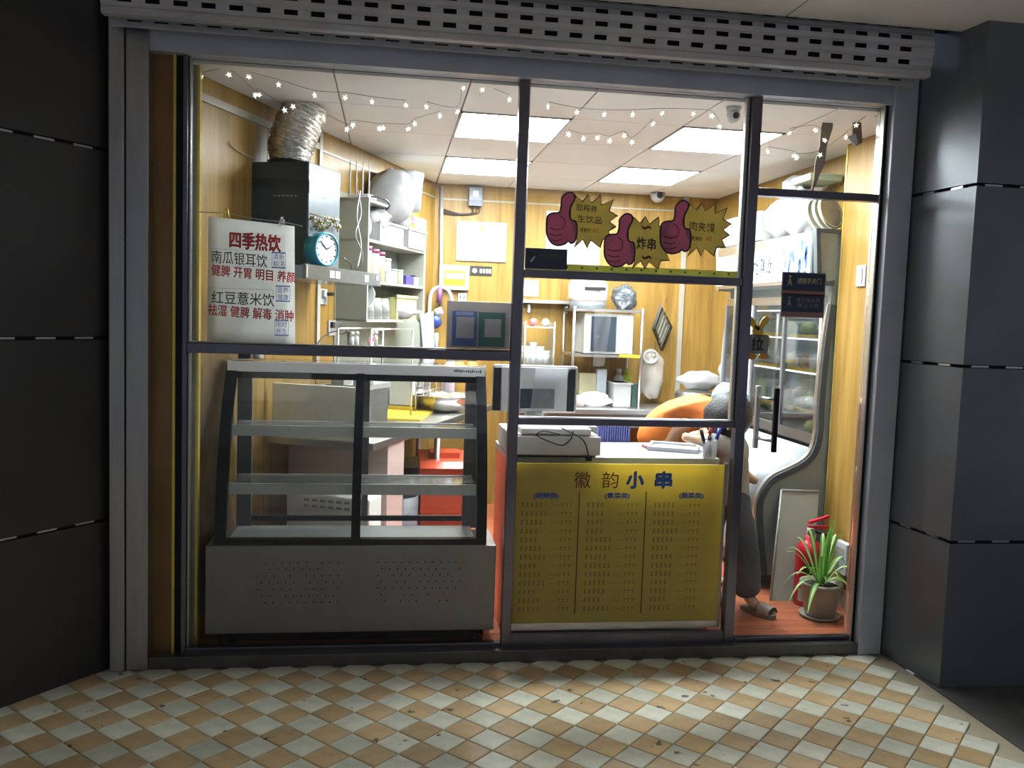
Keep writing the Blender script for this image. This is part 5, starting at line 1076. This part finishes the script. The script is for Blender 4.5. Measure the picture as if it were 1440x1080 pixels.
for off, lb, dy in stk:
    y = -.006 - dy; t = thing('thumb_sticker', lb, 'sticker', P(*zpt((480, 740), off), y), 'thumbs-up stickers')
    def outl_(poly, yy): return [P(*zpt(p, off), yy) for p in poly]
    cen = Vector((590, 430)); ins = [tuple(cen + (Vector(p) - cen) * .935) for p in burst]
    MB().prism(outl_(ins, y - .0004), (0, .0004, 0)).build('burst', MUS, t)
    ring(outl_(burst, y - .0004), outl_(ins, y - .0004)).build('burst_outline', BRD, t)
    th = smooth_closed(thumb)
    c2 = Vector((250, 430)); area = sum(th[i][0] * th[(i + 1) % len(th)][1] - th[(i + 1) % len(th)][0] * th[i][1] for i in range(len(th)))
    gi = grow(th, -19 if area > 0 else 19); MB().prism(outl_(gi, y - .0014), (0, .0004, 0)).build('thumb', MAR, t); ring(outl_(th, y - .0014), outl_(gi, y - .0014)).build('thumb_outline', NAV, t)
    for ln in ([(230, 360), (280, 400), (290, 460), (265, 510), (180, 525), (110, 500)], [(110, 570), (180, 595), (250, 580)], [(120, 640), (190, 655), (255, 635)]):
        MB().tube([P(*zpt(p, off), y - .0016) for p in ln], .0016, 5).build('finger_line', NAV, t)
    def sl(txt, u, v, w, h, M, b=.0002): letters(txt, P(*zpt((u, v), off), y - .0012), w / 8.307 * .00315, h / 8.307 * .00315, M, t, off=.001, bold=b, skew=-.05)
    if dy == 0: sl('现榨养', 540, 275, 250, 85, INKK); sl('生饮品', 575, 405, 290, 85, INKK); sl('老板价', 525, 530, 130, 50, INKK, .0002); sl('6元', 645, 535, 70, 55, INKR)
    elif dy < .003: sl('炸串', 560, 440, 230, 140, INKK, .001); [sl('∽', 565, vv, 110, 50, BRD) for vv in (250, 600)]
    else: sl('肉夹馍', 560, 395, 310, 110, INKK); sl('老板价', 500, 530, 130, 50, INKK, .0002); sl('6元', 640, 530, 70, 60, INKR)
# ruler-like strip and dark notice in the middle window
a, b = P(742, 385.5, .01), P(1044, 389, .01)
rs = thing('decor_strip', 'yellow-green dotted border strip along the foot of the middle window', 'sticker', ((a.x + b.x) / 2, -.006, 1.71)); MB().box(.576, 1.552, -.0055, -.0045, 1.71, 1.738).build('strip', mat('olive_strip', (.48, .48, .16), .5, 0, .1, transl=.35), rs)
for k in range(14): MB().box(.62 + k * .068, .63 + k * .068, -.0062, -.0055, 1.72, 1.729).build('dot', mat('dark_olive', (.12, .16, .05), .5), rs)
a, b = GL(738, 377), GL(798, 351)
nt_ = thing('dark_notice', 'dark navy notice sticker in the lower left corner of the middle window', 'sticker', ((a.x + b.x) / 2, -.006, a.z)); NVY = mat('navy_notice', (.03, .045, .09), .4)
MB().box(a.x, b.x, -.0065, -.005, a.z, b.z).build('plate', NVY, nt_); MB().prism([Vector((a.x + .02, -.007, a.z + .03)), Vector((a.x + .03, -.007, a.z + .027)), Vector((a.x + .045, -.007, a.z + .05)), Vector((a.x + .04, -.007, a.z + .055))], (0, .0005, 0)).build('icon', GREYP, nt_)
for k in range(6): MB().box(a.x + .06 + k * .019, a.x + .074 + k * .019, -.0071, -.0065, b.z - .04, b.z - .022).build('character', mat('dim_print', (.10, .12, .17), .5), nt_)
# door stickers
for k, (v0, v1, lb, l1, l2) in enumerate(((386, 414, 'upper dark door sticker asking to close the door', '请随手关门', None), (415, 444, 'lower dark door sticker barring unauthorised entry', '非工作人员', '禁止入内'))):
    a, b = GL(1100 - k, v1), GL(1160 - k * 2, v0); t = thing('door_sticker', lb, 'sticker', ((a.x + b.x) / 2, -.008, a.z), 'dark stickers on the glass door')
    MB().box(a.x - .006, b.x + .006, -.0075, -.0055, a.z - .004, b.z + .005).build('backing', OFFW, t); MB().box(a.x, b.x, -.0085, -.0075, a.z + .02, b.z).build('plate', NVY, t); MB().box(a.x, b.x, -.0085, -.0075, a.z, a.z + .019).build('footer', mat('dusty_rose_print', (.32, .16, .14), .5), t)
    cx, cz = (a.x + b.x) / 2 + .025, (a.z + b.z) / 2 + .012; GP = mat('pale_gold_print', (.55, .46, .28), .5) if k == 0 else mat('pale_violet_print', (.30, .26, .34), .5)
    if l2: letters(l1, (cx, -.0085, cz + .012), .115, .019, GP, t, off=.0006); letters(l2, (cx, -.0085, cz - .012), .105, .019, GP, t, off=.0006)
    else: letters(l1, (cx, -.0085, cz + .004), .115, .026, GP, t, off=.0006, bold=.0005)
    ix = a.x + .032; MB().ball((ix, -.0088, cz + .022), (.006, .0006, .006), 10, 6).build('icon_head', GP, t); MB().prism([Vector((ix + dx, -.0086, cz + dz)) for dx, dz in ((-.012, -.025), (-.004, .012), (.004, .012), (.012, -.025), (.003, -.012), (-.003, -.012))], (0, -.0006, 0)).build('icon_body', GP, t)
# yellow animal-shaped pull sign
bs_ = thing('pull_sign', 'yellow rabbit-eared plastic pull sign on the glass door', 'sign', GL(1065, 506)); YB = mat('sunny_yellow_plastic', (.75, .48, .03), .35); ORB = mat('orange_plastic', (.72, .33, .03), .35)
def disc(u, v, ru, rv, M, name, y=-.014, rot=0.0):
    pts = []
    for k in range(20):
        a = 2 * PI * k / 20; du, dv = ru * math.cos(a), rv * math.sin(a); c_, s_ = math.cos(rot), math.sin(rot); pts.append(P(u + du * c_ - dv * s_, v + du * s_ + dv * c_, y))
    return MB().prism(pts, (0, -y - .006, 0)).build(name, M, bs_)
disc(1058, 453, 4.5, 10, YB, 'ear', rot=-.55); disc(1075, 453, 4.5, 10, YB, 'ear', rot=.55); disc(1066, 466, 7.5, 9, YB, 'head'); disc(1066, 462, 2.6, 3, BLACK, 'nose', -.0155)
pts = [P(u, v, -.014) for u, v in ((1053, 470), (1079, 471), (1081, 474), (1080, 494), (1077, 498), (1053, 497), (1050, 494), (1050, 473))]; MB().prism(pts, (0, .008, 0)).build('body_plate', OFFW, bs_)
for u in (1050, 1080): disc(u, 479, 3.2, 7, YB, 'paw', -.012)
for u in (1057, 1074): disc(u, 501, 7, 4.5, ORB, 'foot', -.0125)
letters('拉', P(1065, 484, -.0145), .056, .056, INKK, bs_, off=.0006, bold=.0022)
# payment stand behind the glass (the two codes are left out)
a, b = P(627, 491, .04), P(721, 426, .04); qs = thing('payment_stand', 'grey payment sign stand with blue and green panels on the window rail', 'sign', ((a.x + b.x) / 2, .045, 1.35))
MB().box(a.x, b.x - .006, .035, .045, 1.352, b.z, bev=.002).build('board', mat('taupe_board', (.42, .38, .37), .5), qs)
def qr(u0, v0, u1, v1, M, nm, y0=.033): p0, p1 = P(u0, v1, .034), P(u1, v0, .034); return MB().box(p0.x, p1.x, y0, .0352, p0.z, p1.z).build(nm, M, qs)
qr(635, 438, 671.5, 486, mat('royal_blue_print', (.08, .13, .36), .5), 'blue_panel'); qr(672, 440, 711, 487, mat('dark_green_print', (.06, .17, .15), .5), 'green_panel')
qr(641, 446, 667, 475, mat('pale_lilac_print', (.45, .42, .47), .5), 'blank_square', .032); qr(681, 449, 705, 474, mat('pale_lilac_print', (.45, .42, .47), .5), 'blank_square', .032); qr(641, 439, 666, 443, mat('pale_blue_print', (.30, .36, .62), .5), 'heading_bar', .032)
# ================================================================== ceiling: star garlands, cameras, ornaments
STAR = mat('white_star_light', (.9, .9, .86), .35, 0, .03, transl=.4, emit=(1, .97, .9), estr=.7); WIRE = mat('fine_grey_wire', (.45, .40, .36), .5)
sv = []
for k in range(10):
    r = .014 if k % 2 == 0 else .006; sv.append((r * math.cos(k * PI / 5 + PI / 2), 0, r * math.sin(k * PI / 5 + PI / 2)))
sme = MB().prism(sv, (0, .004, 0)); smesh = None
def garland(label, pts, y, w=0.0):
    global smesh
    ps = [P(u, v, y) for u, v in pts]; t = thing('star_garland', label, 'garland', ps[0], 'star garlands under the ceiling')
    wp = []
    for k, p_ in enumerate(ps): wp.append(p_ + Vector((0, .004, .022)))
    MB().tube(spline(wp, 4), .0012, 4).build('wire', WIRE, t)
    for k, p_ in enumerate(ps):
        if smesh is None: o = sme.build('star', STAR, t); smesh = o.data; 
        if True:
            if k == 0 and o_first[0] is None: bpy.data.objects.remove(o); o_first[0] = 1
            s_ = bpy.data.objects.new('star', smesh); COL.objects.link(s_); s_.parent = t; s_.location = p_ - t.location; s_.rotation_euler = (random.uniform(-.5, .5), random.uniform(-.6, .6), random.uniform(-.9, .9))
o_first = [None]
_o = sme.build('star', STAR); smesh = _o.data; smesh.transform(Matrix.Translation(_o.location)); bpy.data.objects.remove(_o); o_first[0] = 1
garland('star garland in the top left corner of the window', [(283, 109), (322, 105), (358, 134), (364, 133), (400, 155)], .10)
garland('upper star garland crossing the left window', [(350, 108), (392, 119), (442, 134), (485, 137), (523, 143), (571, 148)], .10)
garland('lower star garland starting at the silver duct', [(412, 150), (455, 166), (488, 182), (496, 176), (533, 181), (539, 180), (574, 181), (583, 174), (619, 163)], .14)
garland('short star garland left of the central mullion', [(600, 150), (643, 157), (652, 124), (678, 126), (716, 140)], .10)
garland('upper star garland in the middle window', [(771, 150), (811, 158), (850, 161), (890, 161), (931, 159), (975, 160), (1001, 163), (1012, 178)], .10)
garland('lower sagging star garland in the middle window', [(799, 189), (820, 195), (840, 194), (857, 198), (878, 191), (889, 200), (918, 174)], .14)
garland('upper star garland above the door', [(1110, 187), (1147, 183), (1160, 197)], .10)
garland('lower star garland above the door', [(1080, 213), (1117, 219), (1121, 222), (1153, 218), (1190, 193), (1204, 176)], .10)
for k, (u, v, y, s_, lb) in enumerate(((925, 275, 2.85, 1.0, 'white dome security camera on the ceiling by the back wall'), (1031, 163, .13, .6, 'white dome security camera on the ceiling near the door post'))):
    q = P(u, v, y); t = thing('security_camera', lb, 'camera', (q.x, y, 2.5)); h = 2.5 - q.z
    MB().tube([(q.x, y, 2.5), (q.x, y, q.z + .03 * s_)], [.06 * s_, .05 * s_], 20).build('mount', WHITE if k == 0 else GREYP, t); MB().ball((q.x, y, q.z), .055 * s_, 20, 14).build('dome', WHITE if k == 0 else GREYP, t); MB().lathe([(.024 * s_, 0), (.024 * s_, .008)], (q.x, y - .05 * s_, q.z - .005), 16, Matrix.Rotation(PI / 2, 3, 'X')).build('lens', BLACK, t)
br_ = thing('ceiling_pendant', 'brown tapering paper decoration hanging from the ceiling above the door', 'decoration', P(1150, 260, .3))
wpts = [(1168, 150, 5), (1163, 180, 8), (1158, 205, 5), (1153, 230, 7), (1148, 250, 3), (1140, 275, 1)]
l_ = [P(u - w_, v, .3) for u, v, w_ in wpts]; r_ = [P(u + w_, v, .3) for u, v, w_ in wpts]; mb = MB()
for i in range(len(wpts) - 1): mb.prism([l_[i], r_[i], r_[i + 1], l_[i + 1]], (0, .004, 0))
mb.build('paper_ribbon', mat('kraft_brown', (.32, .25, .20), .7), br_)
q = P(1205, 190, .12); t = thing('hanging_charm', 'brown and white paper charm hanging in the top right corner of the door', 'charm', q); MB().prism([P(u, v, .12) for u, v in ((1200, 172), (1211, 172), (1213, 200), (1205, 205), (1199, 190))], (0, .008, 0)).build('tag', mat('cocoa_brown', (.25, .15, .10), .6), t); MB().prism([P(u, v, .115) for u, v in ((1192, 192), (1203, 188), (1207, 200), (1203, 206))], (0, .006, 0)).build('tip', WHITE, t); MB().tube([P(1206, 172, .12), P(1222, 160, .12), P(1235, 165, .1)], .002, 5).build('thread', WIRE, t)
# ================================================================== people
def skinmesh(chains, name, M, parent, lev=2, extra=None):
    """chains: list of [(pos, radius or (rx, ry)), ...]; each chain is one skinned limb, chains sharing a first point are connected"""
    vs, es, rs = [], [], []; idx = {}
    for ch in chains:
        prev = None
        for p_, r_ in ch:
            key = tuple(round(c, 4) for c in p_)
            if key not in idx: idx[key] = len(vs); vs.append(Vector(p_)); rs.append(r_ if isinstance(r_, tuple) else (r_, r_))
            if prev is not None and prev != idx[key]: es.append((prev, idx[key]))
            prev = idx[key]
    me = bpy.data.meshes.new('skin_tmp'); me.from_pydata([tuple(v) for v in vs], es, []); ob = bpy.data.objects.new('skin_tmp', me); COL.objects.link(ob)
    md = ob.modifiers.new('s', 'SKIN'); md.use_smooth_shade = True
    if not me.skin_vertices: me.attributes.new('skin', 'FLOAT', 'POINT')
    for i, sv_ in enumerate(me.skin_vertices[0].data): sv_.radius = rs[i]; sv_.use_root = (i == 0)
    sb = ob.modifiers.new('d', 'SUBSURF'); sb.levels = lev; sb.render_levels = lev
    dg = bpy.context.evaluated_depsgraph_get(); dg.update(); ev = ob.evaluated_get(dg); m2 = bpy.data.meshes.new_from_object(ev)
    mb = MB(); mb.add([v.co.copy() for v in m2.vertices], [list(p_.vertices) for p_ in m2.polygons], True)
    bpy.data.objects.remove(ob); bpy.data.meshes.remove(m2)
    if extra:
        from mathutils import noise
        for i_, v_ in enumerate(mb.v):
            f_ = noise.noise(Vector((v_.x * 9, v_.y * 9, v_.z * 16))) + .6 * noise.noise(Vector((v_.x * 24 + v_.z * 20, v_.y * 20, v_.z * 10)))
            mb.v[i_] = v_ + Vector((f_, f_ * .6, f_)) * extra
    return mb.build(name, M, parent)
SKIN = mat('skin', (.85, .50, .31), .5, 0, .06); SKIN2 = mat('skin_light', (.9, .58, .38), .5, 0, .06)
ORS = mat('orange_cloth', (1.0, .26, .02), .7, 0, .08, 6, bump=.4, bscale=12); NAVT = mat('navy_trousers', (.05, .06, .09), .8); HAIR = mat('black_hair', (.02, .02, .024), .5, 0, .3, 60, bump=.5, bscale=120)
CAPB = mat('pale_blue_cap', (.36, .58, .76), .6); GREYT = mat('charcoal_trousers', (.065, .072, .085), .8, 0, .12, 10, bump=.4, bscale=14); SHB = mat('beige_white_shirt', (.66, .63, .55), .7, 0, .06, 6, bump=.4, bscale=12)
def hand(palm, dirv, upv, r=.008, scale=1.0):
    """five unequal bent fingers rooted in the palm"""
    dirv = Vector(dirv).normalized(); upv = Vector(upv).normalized(); sd = dirv.cross(upv).normalized(); ch = []
    palm = Vector(palm)
    for k, (o_, l) in enumerate(((-.028, .062), (-.010, .075), (.008, .072), (.025, .056))):
        b_ = palm + dirv * .035 * scale + sd * o_ * scale; ch.append([(palm + sd * o_ * .5, .014 * scale), (b_, r), (b_ + dirv * l * .5 * scale - upv * .008, r * .95), (b_ + dirv * l * .85 * scale - upv * .030 * scale, r * .8)])
    ch.append([(palm - sd * .02 * scale, .014 * scale), (palm - sd * .042 * scale + dirv * .012, r * 1.1), (palm - sd * .05 * scale + dirv * .04 * scale - upv * .012, r)])
    return ch
def face(mb_head_c, fdir, updir, parent, M, r):
    fdir = Vector(fdir).normalized(); updir = Vector(updir).normalized(); sd = fdir.cross(updir); c = Vector(mb_head_c)
    MB().ball(c + fdir * r * .98 - updir * r * .1, (r * .16, r * .16, r * .22), 8, 6).build('nose', M, parent)
    for s_ in (-1, 1):
        MB().ball(c + fdir * r * .86 + sd * s_ * r * .36 + updir * r * .08, r * .11, 8, 6).build('eye', BLACK, parent); MB().ball(c + sd * s_ * r * .9, (r * .14, r * .22, r * .26), 8, 6).build('ear', M, parent)
    MB().ball(c + fdir * r * .88 - updir * r * .45, (r * .2, r * .2, r * .06), 8, 6).build('mouth', mat('lip', (.45, .18, .15), .5), parent)
# person in orange bending over the counter
pa = thing('person', 'person in orange shirt and pale blue cap bending over behind the counter', 'person', (1.47, .92, 0))
hip = Vector((1.465, .90, .77)); mid = Vector((1.54, .88, .925)); che = Vector((1.655, .86, 1.02)); nkb = Vector((1.755, .85, 1.04)); hd_ = Vector((1.875, .82, 1.05))
ch = [[(hip, (.12, .11)), (mid, .11), (che, (.11, .10)), (nkb, .05), (nkb.lerp(hd_, .55), .048), (hd_, .075), (hd_ + Vector((.05, -.005, -.02)), .06)]]
for s_ in (-1, 1):
    k_ = hip + Vector((0, .085 * s_, -.02)); ch.append([(hip, (.12, .11)), (k_ + Vector((0, 0, -.1)), .08), (Vector((1.50, .92 + .10 * s_, .42)), .055), (Vector((1.46, .92 + .10 * s_, .07)), .036), (Vector((1.55, .92 + .11 * s_, .035)), .03)])
sr = nkb + Vector((-.05, -.14, -.02)); er = Vector((1.70, .63, .90)); wr_ = Vector((1.60, .56, .905))
ch.append([(che, (.11, .10)), (sr, .055), (er, .04), (wr_, .028), (wr_ + Vector((-.05, -.02, -.01)), .03)]); ch += hand(wr_ + Vector((-.05, -.02, -.01)), (-1, -.3, -.1), (0, 0, 1), .008)
slv = nkb + Vector((-.05, .15, -.03)); el_ = Vector((1.80, 1.0, .85)); wl_ = Vector((1.72, .80, .90)); ch.append([(che, (.11, .10)), (slv, .055), (el_, .04), (wl_, .028), (wl_ + Vector((-.05, -.03, 0)), .03)]); ch += hand(wl_ + Vector((-.05, -.03, 0)), (-1, -.5, -.1), (0, 0, 1), .008)
ba = skinmesh(ch, 'body', SKIN, pa)
shirt = [[(hip + Vector((-.01, 0, -.03)), (.15, .15)), (mid, (.14, .145)), (che + Vector((.0, 0, .0)), (.145, .14)), (nkb + Vector((-.02, 0, 0)), .085), (nkb + Vector((.01, 0, .0)), .06)], [(che, (.145, .14)), (sr, .078), (sr.lerp(er, .8), .06)], [(che, (.145, .14)), (slv, .078), (slv.lerp(el_, .8), .06)]]
skinmesh(shirt, 'shirt', ORS, pa, 3, .008); 
skinmesh([[(hip, (.13, .13)), (hip + Vector((0, .09, -.10)), .095), (Vector((1.50, 1.02, .42)), .07), (Vector((1.46, 1.02, .10)), .055)], [(hip, (.13, .13)), (hip + Vector((0, -.09, -.10)), .095), (Vector((1.50, .82, .42)), .07), (Vector((1.46, .82, .10)), .055)]], 'trousers', NAVT, pa)
blob(hd_ + Vector((0, 0, .015)), (.088, .085, .088), .04, 18, 12, 3).build('hair', HAIR, pa)
cap = MB().lathe([(.098, -.03), (.104, 0), (.10, .04), (.08, .075), (.04, .092), (.002, .095)], hd_ + Vector((.005, 0, .02)), 24, Matrix.Rotation(math.radians(28), 3, 'Y')); cap.build('cap', CAPB, pa)
MB().tube(spline([hd_ + Vector((-.06, -.095, .06)), hd_ + Vector((-.08, -.06, .0)), hd_ + Vector((-.075, -.05, -.05))]), .014, 6).build('strap', mat('navy_band', (.05, .09, .25), .6), pa)
face(hd_ + Vector((.03, 0, -.015)), (.75, -.15, -.6), (.6, 0, .75), pa, SKIN, .08)
# person in beige shirt leaning on the counter end beside the door post
pb = thing('person', 'person in beige shirt and charcoal trousers leaning over the counter end', 'person', (1.85, .45, 0))
hip = Vector((1.775, .50, .665)); mid = Vector((1.755, .48, .78)); che = Vector((1.73, .46, .88)); nkb = Vector((1.715, .45, .94)); hd_ = Vector((1.705, .43, 1.015))
l1 = [Vector((1.82, .46, .50)), Vector((1.865, .44, .29)), Vector((1.885, .44, .075)), Vector((1.925, .375, .035))]; l2 = [Vector((1.72, .58, .50)), Vector((1.72, .62, .29)), Vector((1.72, .64, .075)), Vector((1.76, .57, .035))]
ch = [[(hip, (.085, .08)), (mid, .08), (che, (.085, .075)), (nkb, .042), (nkb.lerp(hd_, .5), .045), (hd_, .075), (hd_ + Vector((-.03, -.02, -.03)), .06)]]
for l in (l1, l2): ch.append([(hip, (.085, .08)), (l[0], .062), (l[1], .045), (l[2], .032), (l[3], .028)])
s1 = Vector((1.80, .52, .87)); e1 = Vector((1.85, .55, .72)); w1_ = Vector((1.935, .57, .672)); p1 = Vector((1.965, .57, .662))
ch.append([(che, (.085, .075)), (s1, .045), (e1, .034), (w1_, .024), (p1, .026)]); ch += hand(p1, (1, -.1, .15), (.1, -.6, .8), .0105, 1.1)
s2 = Vector((1.66, .38, .90)); e2 = Vector((1.60, .34, .905)); w2_ = Vector((1.505, .38, .915)); p2 = Vector((1.465, .40, .928))
ch.append([(che, (.085, .075)), (s2, .042), (e2, .032), (w2_, .023), (p2, .026)]); ch += hand(p2, (-1, .1, -.45), (-.3, 0, 1), .010, 1.15)
skinmesh(ch, 'body', SKIN2, pb)
skinmesh([[(hip + Vector((.012, 0, -.14)), (.12, .11)), (hip, (.116, .108)), (mid, (.112, .105)), (che, (.11, .10)), (nkb, .06)], [(che, (.11, .10)), (s1, .065), (s1.lerp(e1, .85), .052)], [(che, (.11, .10)), (s2, .058), (e2, .044), (e2.lerp(w2_, .6), .036)]], 'shirt', SHB, pb, 3, .006)
skinmesh([[(hip + Vector((-.005, 0, .08)), (.09, .09)), (hip, (.10, .095)), (l1[0], .082), (l1[1], .072), (l1[2] + Vector((.0, 0, -.01)), .082)], [(hip, (.10, .095)), (l2[0], .082), (l2[1], .072), (l2[2] + Vector((0, 0, -.01)), .082)]], 'trousers', GREYT, pb, 3, .007)
hr = blob(hd_ + Vector((.022, .012, .012)), (.126, .115, .122), .07, 24, 16, 5); hr.build('hair', HAIR, pb)
face(hd_ + Vector((-.02, -.015, -.035)), (-.75, -.1, -.65), (-.6, 0, .8), pb, SKIN2, .08)
SLP = mat('taupe_slipper', (.30, .24, .19), .6)
for l in (l1, l2):
    c = l[3]; dv = (l[3] - l[2]); dv.z = 0; dv.normalize(); sd = Vector((-dv.y, dv.x, 0)); sole = []
    for k in range(20):
        a = 2 * PI * k / 20; sole.append(c + dv * (-.01 + math.cos(a) * .105) + sd * math.sin(a) * (.042 + .006 * math.cos(a)) + Vector((0, 0, -c.z + .002)))
    sp_ = MB().prism(sole, (0, 0, .022)).build('slipper', SLP, pb)
    MB().grid(lambda a, b: c + dv * (.01 + b * .07) + sd * (math.cos(PI * a) * .043) + Vector((0, 0, -c.z + .022 + math.sin(PI * a) * (.05 - .012 * b))), 10, 4).build('slipper_strap', SLP, sp_)
